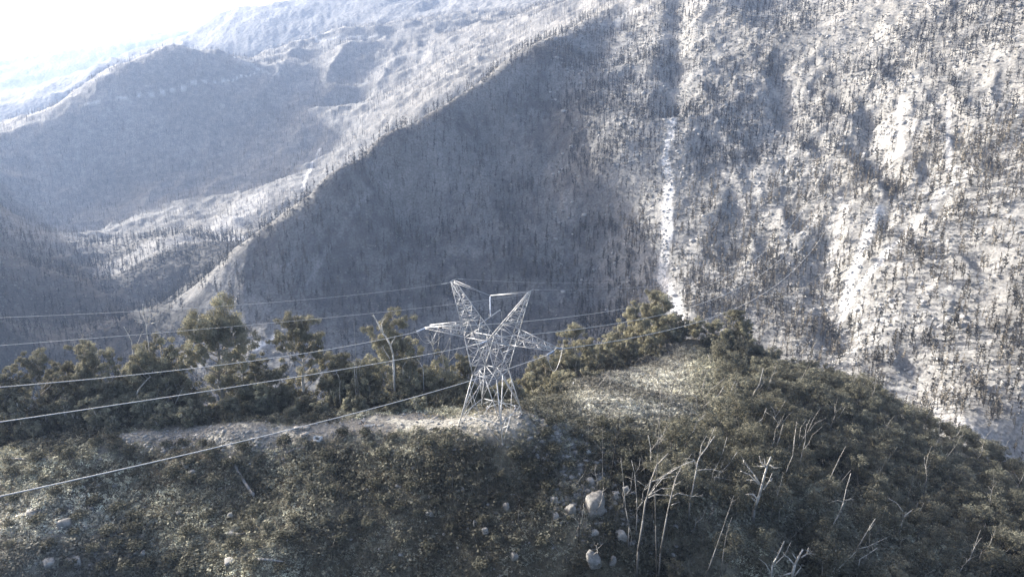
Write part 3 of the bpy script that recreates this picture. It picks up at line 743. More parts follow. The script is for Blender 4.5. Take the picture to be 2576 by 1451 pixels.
bake('low_plants', lows, lp, rng.uniform(.28, .62, len(lp)), M_STUFFLEAF, wide=(.9, 1.6), tint=np.stack([lv, lv * .975, lv * .78], -1) * (2.2 * np.clip(1 + 1.3 * fbm(lp[:, 0], lp[:, 1], 26, 3, 231), .45, 1.6))[:, None], tilt=.1)
# dry grass and fine stems between the shrubs
def tuft(seed):
    g = np.random.default_rng(seed); V = []; 
    for i in range(9):
        a = g.random() * 6.28; b_ = g.normal(size=2) * .25; t_ = b_ + g.normal(size=2) * .3; w_ = .035
        V += [(b_[0] - w_ * math.sin(a), b_[1] + w_ * math.cos(a), -.1), (b_[0] + w_ * math.sin(a), b_[1] - w_ * math.cos(a), -.1), (t_[0], t_[1], .5 + .6 * g.random())]
    return np.array(V), np.arange(27).reshape(-1, 3), np.ones((27, 3))
tufts = [tuft(40 + i) for i in range(6)]
tp_ = polar_scatter(70000, 118, 320, 2, 40); td_ = fbm(tp_[:, 0], tp_[:, 1], 10, 3, 191)
kk = seen(tp_, np.full(len(tp_), 1.0), .01) & (rng.random(len(tp_)) < .3 + .6 * td_) & (path_dist(tp_[:, 0], tp_[:, 1], TRACK) > 2.5)
tp_ = tp_[kk]; tv = rng.uniform(.14, .42, len(tp_))
bake('dry_grass', tufts, tp_, rng.uniform(.5, 1.5, len(tp_)), M_STUFFLEAF, wide=(.8, 1.5), tint=np.stack([tv, tv * .96, tv * .70], -1), tilt=.15)
# larger shrubs one can tell apart
cand = thin(p[(~fk) & (pq[:, 0] > 20) & (pq[:, 0] < 1750) & (pq[:, 1] > 1060) & (pq[:, 1] < 1440)], 4.2)
cand = cand[np.hypot(cand[:, 0] + 5, cand[:, 1] - 174) > 10]
cand = cand[rng.permutation(len(cand))[:260]]
SM = []
for i in range(6):
    a = Acc(); b = Acc()
    for j in range(5):
        an = j * 1.26 + i; limb(a, [(0, 0, -.3), (math.cos(an) * .5, math.sin(an) * .5, .9), (math.cos(an) * .8, math.sin(an) * .8, 1.35)], .045, .015, (.16, .14, .12), 3)
        V, F_ = tri_cloud(60, .62, .15, .8, 800 + i * 9 + j, .1, .5); b.add(V + [math.cos(an) * .6, math.sin(an) * .6, .95 + .25 * (j % 2)], F_, np.array((.125, .124, .094)) * (.75 + .1 * j))
    V, F_ = tri_cloud(80, .8, .15, .8, 850 + i, .1, .5); b.add(V + [0, 0, 1.1], F_, (.11, .109, .083))
    ma, mb = a.mesh('stems'), b.mesh('foliage'); ma.materials.append(M_BARK); mb.materials.append(M_LEAF); SM.append((ma, mb))
for c in cand:
    ma, mb = SM[int(rng.integers(6))]
    root = bpy.data.objects.new('shrub', None); col.objects.link(root); root.location = (c[0], c[1], c[2]); s_ = random.uniform(.9, 2.1)
    root.scale = (s_, s_, s_ * random.uniform(.7, 1)); root.rotation_euler = (0, 0, random.random() * 6.28)
    link('stems', ma, None, root); link('foliage', mb, None, root)
    tag(root, 'round dark olive shrub on the scrubby slope below the bare crest', 'shrub', 'round shrubs on the slope below the crest')

def rock_mesh(seed, k=2, sq=(1, 1, 1), rough=.28):
    import bmesh
    g = np.random.default_rng(seed); bm = bmesh.new(); bmesh.ops.create_icosphere(bm, subdivisions=k, radius=1.0)
    V = np.array([v.co[:] for v in bm.verts]); F_ = np.array([[v.index for v in f.verts] for f in bm.faces]); bm.free()
    P_ = np.concatenate([np.eye(3), -np.eye(3), g.normal(size=(4, 3))]) + g.normal(size=(10, 3)) * .22; P_ /= np.linalg.norm(P_, axis=1)[:, None]; lim = np.append(.55 + .30 * g.random(6), .72 + .25 * g.random(4))   # blocky: the ball cut by flat joint planes
    V = V * np.minimum(1.7, (lim[None] / np.maximum(V @ P_.T, .05)).min(1))[:, None]
    V = V / np.abs(V).max(0)
    V = V * (1 - .25 * np.clip(V[:, 2:3], 0, 1) * g.random()) + .02 * np.sin(V[:, [1, 2, 0]] * (3 + 3 * g.random()) + g.random() * 6)
    V = V * (1 + rough * .15 * (g.random(len(V)) - .5))[:, None] * np.array(sq)
    return V, F_
def stone_proto(seed):
    V, F_ = rock_mesh(seed, 1); return V, F_, np.ones((len(V), 3))
stones = [stone_proto(900 + i) for i in range(8)]
M_STONE = mat('weathered_rock', None, attr='cover', noise=[(1.3, .65, 1.3), (6.0, .8, 1.2)], bump=(3.0, .08), objvar=.1)
def stone_band(line, n_, wd, s0, s1, lo, hi):
    L_ = np.array(line); u = rng.random(n_) * (len(L_) - 1); i = u.astype(int); f = (u - i)[:, None]
    q_ = L_[i] * (1 - f) + L_[i + 1] * f; x_ = q_[:, 0] + rng.normal(0, wd, n_); y_ = q_[:, 1] + rng.normal(0, wd, n_)
    s_ = s0 + (s1 - s0) * rng.random(n_) ** 2.5
    return np.stack([x_, y_, height(x_, y_) + s_ * .15], -1), s_, rng.uniform(lo, hi, n_)
B_ = [stone_band(SCREE_AND_SUNLIT[0][0], 420, 3.5, .5, 2.6, .4, .62), stone_band(SCREE_AND_SUNLIT[1][0], 200, 2.5, .4, 1.8, .4, .62), stone_band(SCREE_AND_SUNLIT[2][0], 260, 5, .5, 2.4, .4, .6),
      stone_band(TRACK, 900, 4.5, .10, .55, .28, .5), stone_band(tline((300,1110),(480,1100),(600,1105),(700,1110)), 500, 2.5, .15, .7, .25, .45),
      stone_band(tline((1380,1080),(1440,1130),(1490,1200),(1480,1260)), 900, 3.6, .2, 1.1, .2, .42), stone_band(tline((1340,1110),(1420,1200)), 160, 3, .15, .6, .25, .4),
      stone_band(tline((80,1270),(250,1350),(300,1440)), 240, 6, .2, 1.0, .2, .36), stone_band(tline((500,1180),(900,1300),(1250,1300),(1250,1440)), 260, 12, .15, .7, .22, .4),
      stone_band(tline((1440,1250),(1560,1300),(1650,1400)), 200, 5, .2, .9, .2, .36), stone_band(tline((1450,1010),(1600,1000),(1700,970)), 200, 5, .2, .7, .24, .4)]
sp = np.concatenate([b[0] for b in B_]); ss = np.concatenate([b[1] for b in B_]); sv = np.concatenate([b[2] for b in B_])
V, F_, C_ = merge(stones, rng.integers(0, 8, len(sp)), sp, np.stack([ss, ss * rng.uniform(.6, 1, len(ss)), ss * rng.uniform(.4, .8, len(ss))], -1), rng.random(len(sp)) * 6.28, None, np.stack([sv, sv * .975, sv * .92], -1))
tag(link('loose_stones', np_mesh('loose_stones', V, F_, C_), M_STONE), kind='stuff')
# rock outcrops poking from the far bright slope
p = polar_scatter(9000, 600, 1500); p = p[(p[:, 0] > 60)]; dd = fbm(p[:, 0], p[:, 1], 60, 4, 51); p = p[(rng.random(len(p)) < sm(-.1, .6, dd) + .12)]
s_ = rng.uniform(1.0, 4.0, len(p)) * rng.random(len(p)) ** .5 + .6; sv = rng.uniform(.28, .5, len(p))
V, F_, C_ = merge(stones, rng.integers(0, 8, len(p)), p, np.stack([s_ * 1.2, s_, s_ * .8], -1), rng.random(len(p)) * 6.28, rng.normal(0, .3, (len(p), 2)), np.stack([sv, sv * .99, sv * .96], -1))
tag(link('rock_outcrops', np_mesh('rock_outcrops', V, F_, C_), M_STONE), kind='stuff')

# dead sticks and fallen branches
stick = [(*cone((0, 0, 0), (0, 0, 1), .010, .004, 3, False), np.ones((6, 3)))]
p = thin(polar_scatter(9000, 125, 300, 2, 37), 1.2); pq = proj(p)
k = seen(p, np.full(len(p), 1.0), 0) & (rng.random(len(p)) < np.where((pq[:, 0] > 1350), .55, .2)) & (path_dist(p[:, 0], p[:, 1], TRACK) > 3)
p = p[k]; L_ = rng.uniform(1.5, 5.5, len(p)) * np.where(rng.random(len(p)) < .1, 1.8, 1); sv = rng.uniform(.10, .42, len(p))
V, F_, C_ = merge(stick, np.zeros(len(p), int), p - [0, 0, .2], np.stack([L_ * 0 + 4.5, L_ * 0 + 4.5, L_], -1), rng.random(len(p)) * 6.28, rng.normal(0, .42, (len(p), 2)), np.stack([sv, sv * .96, sv * .88], -1))
tag(link('dead_sticks', np_mesh('dead_sticks', V, F_, C_), M_BARK), kind='stuff')

# --- boulders: (x, y, w, h) read in a close view of the photograph, turned into places on the slope
def K(x0, y0, s_, pts_): return [((x0 + a / s_) / 1.118, (y0 + b / s_) / 1.118) for a, b in pts_]
BO = [(1400,1200,3.438,[(930,730,180,250,'largest pale boulder of the cluster below the bare crest'),(710,780,105,140,'cracked block left of the largest boulder'),(545,700,60,90,'tilted slab leaning on the left of the boulder cluster'),
        (1185,1030,130,150,'pointed grey boulder low to the right of the largest boulder'),(855,230,110,110,'square pale boulder at the top of the stony chute'),(665,375,95,80,'flat grey boulder in the stony chute'),
        (890,520,85,100,'grey boulder just above the largest boulder'),(1235,600,85,120,'long sloping boulder up the slope right of the largest boulder'),(1150,655,80,80,'small ridged boulder right of the largest boulder'),
        (930,1270,190,190,'broad low boulder near the bottom edge, directly below the largest boulder'),(1110,1280,60,120,'narrow upright boulder beside the broad low boulder'),(160,1240,70,90,'white broken rock near the bottom edge, left of the dark pole'),
        (920,1010,95,70,'heap of pale broken rock just below the largest boulder'),(90,765,55,90,'stack of two pale rocks left of the boulder cluster'),(560,850,60,80,'wedge of rock under the tilted slab'),(830,810,50,70,'small rock wedged at the left foot of the largest boulder')]),
      (200,1200,3.22,[(1450,790,62,55,'single pale rock in the middle of the scrub slope'),(1445,960,80,60,'larger of two pale rocks low in the middle of the slope'),(1510,972,40,40,'smaller of two pale rocks low in the middle of the slope'),
        (1530,905,34,34,'tiny pale rock above the pair low in the slope'),(1440,1200,100,65,'wide flat pale rock near the bottom edge, left of centre'),(40,1200,110,80,'grey outcrop rock in the lower left corner'),
        (1040,330,60,80,'grey rock hanging below the lowest cable'),(1095,405,55,55,'pale rock under the grey rock below the lowest cable'),(650,1140,50,50,'small grey rock among scrub at lower left')]),
      (0,1100,1.789,[(2160,610,36,36,'pale rock in the scrub right of centre'),(2390,655,26,36,'left one of three pale rocks right of centre'),(2440,655,30,30,'top right one of three pale rocks right of centre'),
        (2440,702,34,45,'largest and lowest of three pale rocks right of centre'),(2545,570,40,40,'pale rock at the left edge of the boulder cluster'),(170,605,75,50,'grey rock slab high on the lower left outcrop'),
        (320,660,75,50,'middle rock slab of the lower left outcrop'),(250,860,60,50,'rounded rock at the bottom of the lower left outcrop'),(360,845,70,45,'sloping rock low on the lower left outcrop')])]
for (x0, y0, s_, L_) in BO:
    for i, (a, b, w_, h_, lab) in enumerate(L_):
        T_ = K(x0, y0, s_, [(a, b + h_ * .3)])[0]; c = hit(*T_)[0]; dep = proj(c)[0, 2]; m_ = dep / FOC / (s_ * 2.8125)
        V, F_ = rock_mesh(int(a + b), 3, (w_ * m_ * .56, w_ * m_ * .5, h_ * m_ * .60)); tone = (.27 if h_ > 150 else .30) * (.9 + .3 * random.random())
        o = link('boulder', np_mesh('boulder', V, F_, np.ones((len(V), 3)) * np.array((1, .97, .9)) * tone), M_STONE, None, (c[0], c[1], c[2] + h_ * m_ * .22))
        o.rotation_euler = (0, random.uniform(-.2, .2), random.random() * .6); tag(o, lab, 'boulder')

# ------------------------------------------------------------------ dead trees
M_DEAD = mat('bleached_wood', None, attr='cover', noise=[(.8, .7, 1.25), (4, .8, 1.15)], bump=(2.0, .05))
def snag(view, trunk, branches=(), r0=.16, tone=.5, label=None, group=None, name='dead_tree', dY=-5.0, Y=None, char=0.0, seed=0):
    "trunk and branches along polylines; the trunk is carried down to the ground it stands on"
    g = np.random.default_rng(seed + int(trunk[0][0])); tT = K(*view, trunk)
    if Y is None:
        c = hit(*tT[0])[0]; Y = min(c[1] + dY, 420.0)
    def w3(Ts, k0=0.0):
        out = []; yy = Y + k0
        for i, t in enumerate(Ts):
            out.append(P3(t[0], t[1], yy)); yy += g.normal() * .5
        return out
    tp = w3(tT); gz = float(height(tp[0][0], tp[0][1])); base = np.array([tp[0][0], tp[0][1], gz])
    root = bpy.data.objects.new(name, None); col.objects.link(root); root.location = base
    col_ = np.array((1, .96, .88)) * tone; A_ = Acc()
    tp2 = ([base - [0, 0, .5]] if tp[0][2] > gz + .3 else [tp[0] - [0, 0, .6]]) + tp
    limb(A_, [v - base for v in tp2], r0, r0 * .38, col_ * (1 - char), 6)
    zt = max(v[2] for v in tp2) - base[2] + .1
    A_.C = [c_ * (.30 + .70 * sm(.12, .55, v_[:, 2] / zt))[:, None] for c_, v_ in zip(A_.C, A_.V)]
    for j in range(int(len(tp) * 1.6)):                                         # short broken stubs
        i = int(g.integers(1, len(tp2))); a = tp2[i - 1] + (tp2[i] - tp2[i - 1]) * g.random() - base
        d = g.normal(size=3); d[2] = abs(d[2]) * .7; d /= np.linalg.norm(d); limb(A_, [a, a + d * (.3 + .8 * g.random())], r0 * .3, .01, col_ * (1 - char), 3)
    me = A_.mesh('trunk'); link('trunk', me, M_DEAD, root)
    for br in branches:
        B = Acc(); bT = K(*view, br); d_ = [np.hypot(bT[0][0] - t[0], bT[0][1] - t[1]) for t in tT]; near_p = tp[int(np.argmin(d_))]
        bp_ = w3(bT, near_p[1] - Y); rb = r0 * (.42 if len(br) < 4 else .5)
        limb(B, [v - base for v in bp_], rb, .025, col_, 5)
        for j in range(len(br) * 3):
            i = int(g.integers(1, len(bp_))); a = bp_[i - 1] + (bp_[i] - bp_[i - 1]) * g.random() - base; u = (bp_[-1] - bp_[0]); u = u / (np.linalg.norm(u) + 1e-6)
            d = u + g.normal(size=3) * .6; d /= np.linalg.norm(d); limb(B, [a, a + d * (.4 + 1.2 * g.random() ** 2)], rb * .3, .010, col_ * .9, 3)
        link('branch', B.mesh('branch'), M_DEAD, root)
    return tag(root, label, 'dead tree', group)
VA = (1600, 1150, 3.073); VB = (1750, 950, 3.627); VC = (2200, 1000, 2.332); VD = (900, 820, 3.627); VE = (0, 820, 3.454); VF = (1400, 1200, 3.438)
G1 = 'bleached dead poles leaning among the young eucalypts'; LAB1 = 'thin bleached dead pole leaning among the young eucalypts on the right flank'
G2 = 'thin bare poles on the scrub slope right of the pylon'; LAB2 = 'thin grey bare pole on the scrub slope between the pylon and the dense stand'
snag(VA, [(1600,860),(1645,740),(1672,640),(1690,570),(1712,490),(1745,410)], [[(1648,640),(1600,560),(1540,490),(1505,430)],[(1640,640),(1600,610),(1535,605)],[(1645,650),(1560,560),(1480,530)],[(1685,690),(1730,620),(1755,550)],[(1715,640),(1765,590)],[(1702,500),(1655,450),(1648,400)],[(1702,490),(1690,425)],[(1695,490),(1648,490)],[(1735,480),(1790,510)],[(1625,770),(1590,730),(1500,735),(1455,780)],[(1610,790),(1580,760),(1590,735)]], .42, .62, 'thickest white dead tree with many broken arms, in the young eucalypts at lower right')
snag(VA, [(1740,470),(1790,330),(1825,230),(1852,125)], [], .2, .38, 'straight grey dead pole rising just behind the thickest white dead tree', dY=3)
snag(VA, [(1045,800),(1080,640),(1100,530),(1110,460),(1130,410),(1190,330),(1258,232)], [[(1130,410),(1145,310),(1192,222)],[(1190,340),(1225,240),(1262,145)],[(1100,490),(1080,430),(1020,422)],[(1080,440),(980,480),(880,540),(790,595),(690,720)],[(1108,525),(1180,516),(1250,518),(1330,540)]], .2, .55, 'dead tree with a raised fork of white limbs and one long limb arching left')
snag(VA, [(598,1220),(640,960),(660,800),(678,755),(708,620),(760,480),(858,380)], [[(690,745),(740,680),(830,570),(900,510),(980,480)],[(690,762),(740,735),(860,740),(910,765)],[(690,742),(800,680),(910,680)],[(705,622),(800,600),(905,575)],[(780,600),(850,550),(930,545)]], .26, .45, 'grey dead tree whose long curved limbs sweep right above the lower scrub', char=.25)
snag(VA, [(790,1240),(850,900),(885,740),(920,600),(968,508)], [[(900,745),(940,722),(1060,748),(1110,750),(1160,735)],[(900,700),(935,560)],[(920,650),(980,610)],[(885,825),(950,798)]], .22, .45, 'dead tree with several upright splinters and one wavy limb reaching right', char=.2)
snag(VA, [(1245,545),(1275,490),(1310,430),(1340,340),(1366,240)], [[(1270,500),(1262,470)]], .12, .5, LAB1, G1)
snag(VA, [(1300,560),(1390,460),(1455,366)], [], .12, .55, LAB1, G1)
snag(VA, [(1258,580),(1360,600),(1460,627)], [], .11, .5, LAB1, G1)
snag(VA, [(520,1010),(490,850),(470,620),(450,420)], [[(520,1000),(545,1100),(515,1240)]], .13, .45, 'tall pale pole standing right of the largest boulder')
snag(VA, [(590,900),(585,760),(570,560),(542,440)], [[(572,550),(605,500),(617,420)]], .13, .5, 'pale forked dead pole between the tall bare pole and the curved grey dead tree')
snag(VA, [(712,400),(705,330),(686,222)], [], .12, .7, 'short white curved dead stem standing upright above the curved grey dead tree')
snag(VA, [(365,575),(400,330),(425,180),(440,30)], [[(412,250),(395,180)]], .17, .10, 'tall charred black pole up the slope right of the boulders', char=.3)
snag(VA, [(90,960),(110,800),(130,620),(150,480)], [], .13, .07, 'charred black pole left of the largest boulder')
snag(VA, [(290,720),(292,500),(292,350),(290,150)], [[(290,350),(245,300),(212,268)]], .09, .35, 'thin grey pole with one crooked arm behind the largest boulder', char=.3)
snag(VA, [(1180,1450),(1270,1200),(1340,1000),(1390,850),(1425,745)], [[(1400,800),(1455,770)]], .15, .33, LAB1, G1)
snag(VA, [(1310,1430),(1340,1200),(1370,1040),(1410,930)], [], .13, .28, LAB1, G1)
snag(VA, [(760,1420),(750,1000),(745,700),(770,380),(785,100)], [], .16, .22, LAB2, G2, char=.2)
snag(VA, [(725,890),(745,700),(760,560)], [], .15, .06, 'short charred black stem beside the curved grey dead tree')
snag(VA, [(1750,1450),(1758,1340),(1800,1270),(1842,1180),(1860,1138)], [[(1750,1420),(1700,1330),(1640,1286)],[(1765,1350),(1860,1260),(1922,1140)],[(1790,1290),(1830,1200)]], .24, .62, 'white many-forked dead tree cut by the bottom edge, left one of three')
snag(VC, [(60,1450),(85,1360),(110,1310),(135,1268)], [[(75,1362),(40,1320),(8,1298)],[(95,1335),(65,1290)],[(125,1320),(160,1295),(192,1292)],[(165,1290),(172,1250)],[(60,1420),(-10,1440)],[(80,1440),(125,1380)]], .48, .6, 'thick white broken dead tree at the bottom edge, middle one of three')
snag(VC, [(322,1450),(335,1400),(352,1350),(352,1268)], [[(332,1430),(400,1360),(488,1278)],[(292,1440),(302,1355)],[(318,1420),(330,1340)],[(350,1420),(390,1400)],[(262,1440),(265,1340)]], .36, .6, 'white dead tree with a long arm at the bottom edge, right one of three')
snag(VC, [(440,1330),(490,1262),(550,1160),(610,1065)], [[(495,1262),(560,1248),(620,1220),(702,1180)],[(570,1140),(608,1095)]], .2, .45, 'leaning dead tree with one long straight arm pointing right, near the bottom edge')
snag(VC, [(495,1410),(508,1330),(560,1300),(625,1255)], [[(510,1390),(548,1375)]], .16, .5, 'bent dead limb right of the three bottom white dead trees')
snag(VC, [(772,1135),(790,1080),(805,1045),(848,1010)], [[(790,1085),(792,1030)],[(778,1132),(800,1135),(827,1108)],[(795,1075),(810,1020)],[(790,1015),(750,960),(695,930)]], .30, .6, 'white stubby dead tree with short raised arms, far into the dense stand')
snag(VC, [(258,908),(300,830),(342,740),(375,670),(417,590)], [[(330,760),(350,720)]], .15, .36, LAB1, G1)
snag(VC, [(310,920),(380,830),(450,745)], [], .11, .3, LAB1, G1)
snag(VC, [(300,1160),(370,1040),(402,960),(420,870),(450,768)], [[(402,955),(360,945),(328,955)],[(404,944),(440,938),(472,940)]], .17, .5, 'leaning dead tree with two level arms like a cross, in the dense stand')
for q_, r_s, tn in [([(1215,1380),(1260,1250),(1300,1140)], .13, .35), ([(1318,1172),(1332,1095)], .13, .4), ([(980,680),(1000,610),(1022,550)], .12, .32), ([(8,815),(40,720),(70,650),(82,540),(95,430)], .13, .4), ([(820,930),(845,860),(862,800)], .11, .3),
                    ([(858,1102),(895,1030),(930,960)], .11, .4), ([(888,962),(930,955),(975,945)], .12, .55), ([(978,1002),(1012,968)], .2, .6), ([(345,450),(375,395),(417,328)], .12, .45), ([(200,300),(212,260),(220,225)], .14, .5), ([(600,470),(625,430),(655,395)], .12, .4),
                    ([(1085,860),(1105,790)], .12, .4), ([(1080,1130),(1110,1060)], .1, .35), ([(1180,1130),(1205,1060)], .1, .3), ([(1380,1060),(1425,1000),(1420,960)], .12, .42), ([(1530,1220),(1560,1170),(1586,1150)], .12, .42), ([(1450,1300),(1490,1260)], .13, .42), ([(680,755),(710,640)], .12, .3), ([(780,1210),(815,1185)], .1, .5), ([(940,1430),(1000,1400)], .1, .45)]:
    snag(VC, q_, [], r_s, tn, LAB1, G1)
snag(VC, [(105,745),(130,640),(150,560),(155,480)], [[(140,612),(175,570),(195,520),(262,462)],[(112,540),(120,470),(165,410)],[(165,500),(200,420),(250,340)],[(180,490),(215,440),(280,410)]], .15, .42, 'grey dead tree with a broom of raised limbs in the middle of the dense stand')
snag(VC, [(232,588),(248,550),(262,515)], [[(250,545),(246,518)],[(240,585),(270,560),(288,542)]], .26, .68, 'short white broken stump beside the broom-like dead tree')
for q_, b_, r_s, tn, lb in [
  ([(805,600),(830,450),(870,330)], [[(870,330),(920,310),(990,322)],[(830,400),(815,310)],[(840,350),(850,260)]], .16, .45, 'dead tree with a drooping hooked top on the open saddle'),
  ([(850,620),(860,580),(900,520),(975,470),(1048,400)], [], .13, .5, None), ([(832,695),(900,640),(980,580),(1035,490)], [[(1000,550),(1050,530)]], .14, .58, None),
  ([(1075,745),(1085,650),(1105,560),(1130,480),(1158,432)], [], .13, .5, None), ([(1110,750),(1130,600),(1160,520),(1172,450)], [[(1130,605),(1110,570)],[(1150,640),(1190,622)]], .13, .5, 'forked pale dead pole, right one of a pair on the saddle'),
  ([(765,660),(752,595),(705,560),(665,540)], [], .12, .5, None), ([(1282,745),(1320,620),(1345,560),(1400,470),(1440,305)], [[(1405,470),(1420,410),(1468,403)],[(1400,520),(1450,435)]], .34, .42, 'thick grey broken trunk rising above the saddle trees'),
  ([(1508,468),(1530,425),(1550,378)], [], .34, .62, 'thick white snapped stump right of the thick grey broken trunk'), ([(1298,930),(1370,865),(1430,820),(1470,715)], [], .15, .6, 'long white stem lying slantwise over the crowns below the saddle'),
  ([(1540,940),(1548,860),(1562,790),(1545,730),(1512,690)], [[(1562,800),(1610,730),(1668,632)],[(1545,942),(1620,880),(1680,800),(1728,752)],[(1560,780),(1578,700)]], .17, .5, 'three-armed dead tree right of the long slanting stem'),
  ([(1488,742),(1492,690),(1505,640)], [[(1470,780),(1530,730),(1575,705)]], .12, .5, None), ([(1745,1280),(1740,1130),(1760,990),(1782,850)], [], .13, .42, None), ([(1645,1445),(1690,1320),(1735,1200)], [], .13, .35, None),
  ([(1565,1145),(1600,1020),(1642,875)], [], .13, .4, None), ([(355,960),(382,800),(390,650),(402,480)], [], .18, .35, LAB2), ([(435,660),(445,540),(458,458)], [], .08, .4, LAB2), ([(500,700),(497,530),(475,455)], [], .11, .6, LAB2), ([(480,825),(485,760),(490,700)], [], .14, .45, LAB2),
  ([(290,1190),(285,1080),(265,985)], [], .13, .7, 'white curved dead pole among the lower scrub, left of the forked white limbs'), ([(650,960),(680,830),(715,680)], [[(690,780),(750,740)]], .10, .3, LAB2), ([(700,290),(540,220),(520,110)], [], .10, .42, None), ([(1250,260),(1270,180),(1290,110)], [], .12, .32, None),
  ([(1412,190),(1425,120),(1440,10)], [[(1420,165),(1462,125)]], .12, .32, None), ([(1735,240),(1745,120)], [], .1, .3, None), ([(1650,410),(1660,345),(1710,285)], [[(1655,360),(1645,300)],[(1665,350),(1690,290)]], .14, .42, 'small pale antler-shaped dead top at the upper edge of the dense stand'), ([(1870,470),(1885,430),(1905,415)], [[(1880,460),(1930,480)]], .12, .4, None), ([(1945,640),(1970,530)], [[(1955,580),(1945,565)]], .16, .5, None), ([(1500,270),(1530,220),(1580,180)], [], .13, .42, None), ([(905,235),(880,175)], [], .35, .72, 'thick white log standing out on the open saddle')]:
    if lb is None: snag(VB, q_, b_, r_s, tn, LAB1, G1)
    elif lb == LAB2: snag(VB, q_, b_, r_s, tn, LAB2, G2)
    else: snag(VB, q_, b_, r_s, tn, lb)
# many more thin bleached stems scattered through the right flank
DM = []
for i in range(7):
    g = np.random.default_rng(5000 + i); A_ = Acc(); B = Acc(); P_ = [np.array([0, 0, -1.0])]; lean = g.normal(size=2) * .12
    for j in range(1, 6): P_.append(np.array([lean[0] * j * 2.2 + g.normal() * .22, lean[1] * j * 2.2 + g.normal() * .22, j * 2.3]))
    limb(A_, P_, .13, .03, (.38, .36, .325), 5)
    for j in range(7):
        k_ = int(g.integers(2, 6)); a = P_[k_ - 1] + (P_[k_] - P_[k_ - 1]) * g.random(); d = np.array([g.normal(), g.normal(), .5 + g.random()]); d /= np.linalg.norm(d); L_ = .8 + 2.6 * g.random() ** 2
        m_ = a + d * L_ * .5; e = m_ + (d + g.normal(size=3) * .4) * L_ * .5; limb(A_, [a, m_, e], .05, .012, (.46, .44, .40), 4); limb(A_, [m_, m_ + (d + g.normal(size=3) * .8) * L_ * .35], .022, .01, (.44, .42, .38), 3)
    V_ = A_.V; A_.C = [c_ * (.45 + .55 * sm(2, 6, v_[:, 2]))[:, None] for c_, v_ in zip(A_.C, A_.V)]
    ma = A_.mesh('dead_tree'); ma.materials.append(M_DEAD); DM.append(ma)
dq = fp[rng.permutation(len(fp))]; dq_ = proj(dq + [0, 0, 7]); dq = dq[(dq_[:, 0] > 1500) & (dq_[:, 0] < 2560) & (dq_[:, 1] > 900) & (dq_[:, 1] < 1420)]
dq = thin(dq, 9.0)[:50]
extra = hit(rng.uniform(1420, 1850, 18), rng.uniform(960, 1400, 18)); dq = np.concatenate([dq, extra[~np.isnan(extra[:, 0])]])
for c in dq:
    root = link('dead_tree', DM[int(rng.integers(7))]); root.location = (c[0] + 1.2, c[1] - 1.0, float(height(c[0] + 1.2, c[1] - 1.0)))
    s_ = random.uniform(.6, 1.05); tall = 1.45 if proj(np.array(c))[0, 0] > 1780 else .85
    root.scale = (s_ * 1.25, s_ * 1.25, s_ * tall * random.uniform(.9, 1.15)); root.rotation_euler = (random.gauss(.02, .1), random.gauss(.16, .14), random.gauss(0, .5))
    tag(root, LAB1 if proj(np.array(c))[0, 0] > 1750 else LAB2, 'dead tree', G1 if proj(np.array(c))[0, 0] > 1750 else G2)
# dead wood among the ridge trees
snag(VD, [(748,690),(745,640),(720,550),(680,470),(640,420),(600,340),(575,290),(543,235)], [[(642,420),(625,330),(650,280),(690,252)],[(720,552),(740,500),(768,465)],[(712,680),(660,600),(630,535)]], .42, .62, 'big white dead tree with two raised arms in front of the dense cone-shaped tree', Y=199)
snag(VD, [(1180,745),(1165,650),(1152,560),(1130,520),(1100,490)], [[(1150,560),(1165,490),(1165,415)],[(1150,545),(1200,490),(1250,438)],[(1145,540),(1110,480),(1085,455)],[(1150,530),(1140,450),(1110,415)],[(1205,560),(1215,480),(1210,425)]], .2, .55, 'dead tree with spreading bare white limbs under the left arm of the pylon', Y=204)
snag(VD, [(1305,700),(1325,570),(1330,470)], [[(1312,712),(1380,640),(1420,555)],[(1240,632),(1290,560),(1320,470)]], .16, .5, 'dead tree with three curved pale limbs just left of the pylon body', Y=206)
for q_, r_s, tn in [([(1052,782),(1020,720),(990,680)], .16, .6), ([(365,700),(358,520),(345,320)], .1, .42), ([(200,1040),(205,900),(178,835)], .13, .5), ([(380,1095),(360,1010),(338,930)], .13, .45), ([(510,1160),(505,960)], .11, .45), ([(345,690),(400,700),(415,740)], .12, .6), ([(845,760),(870,720),(910,685)], .13, .5), ([(740,1020),(725,960),(745,900)], .1, .5)]:
    snag(VD, q_, [], r_s, tn, 'short bleached dead stem among the ridge trees left of the pylon', 'bleached dead stems among the ridge trees', Y=199)
snag(VE, [(1430,420),(1420,320),(1390,230),(1385,115)], [[(1392,220),(1360,190),(1315,168)],[(1438,300),(1450,210),(1462,130)],[(1405,290),(1350,265),(1300,262)],[(1448,280),(1485,235),(1520,205)],[(1470,305),(1510,295),(1545,280)],[(1395,170),(1422,130)],[(1395,300),(1340,295)]], .2, .6, 'bare white top with antler-like twigs above the wide bushy eucalypt', Y=203)
snag(VE, [(1285,560),(1280,480),(1240,400),(1203,335)], [[(1335,500),(1355,450),(1380,388)],[(1250,400),(1265,360)]], .17, .62, 'white forked dead top left of the antler-like bare top', Y=202)
snag(VE, [(1320,1010),(1345,950),(1400,880),(1462,820)], [], .34, .55, 'thick pale broken limb slanting across the wide bushy eucalypt', Y=198)
snag(VE, [(1590,1205),(1640,1150),(1700,1090),(1765,950)], [], .26, .4, 'long grey fallen trunk leaning below the tallest ridge tree', Y=196)
snag(VE, [(890,692),(940,650),(990,608)], [], .12, .45, 'short pale bare limb poking from the eucalypt with the small tuft', Y=200)
snag(VE, [(790,480),(800,430),(760,360)], [[(800,430),(818,400)],[(805,440),(805,330)]], .1, .38, 'faint bare twig top behind the eucalypt with the small tuft', Y=206)
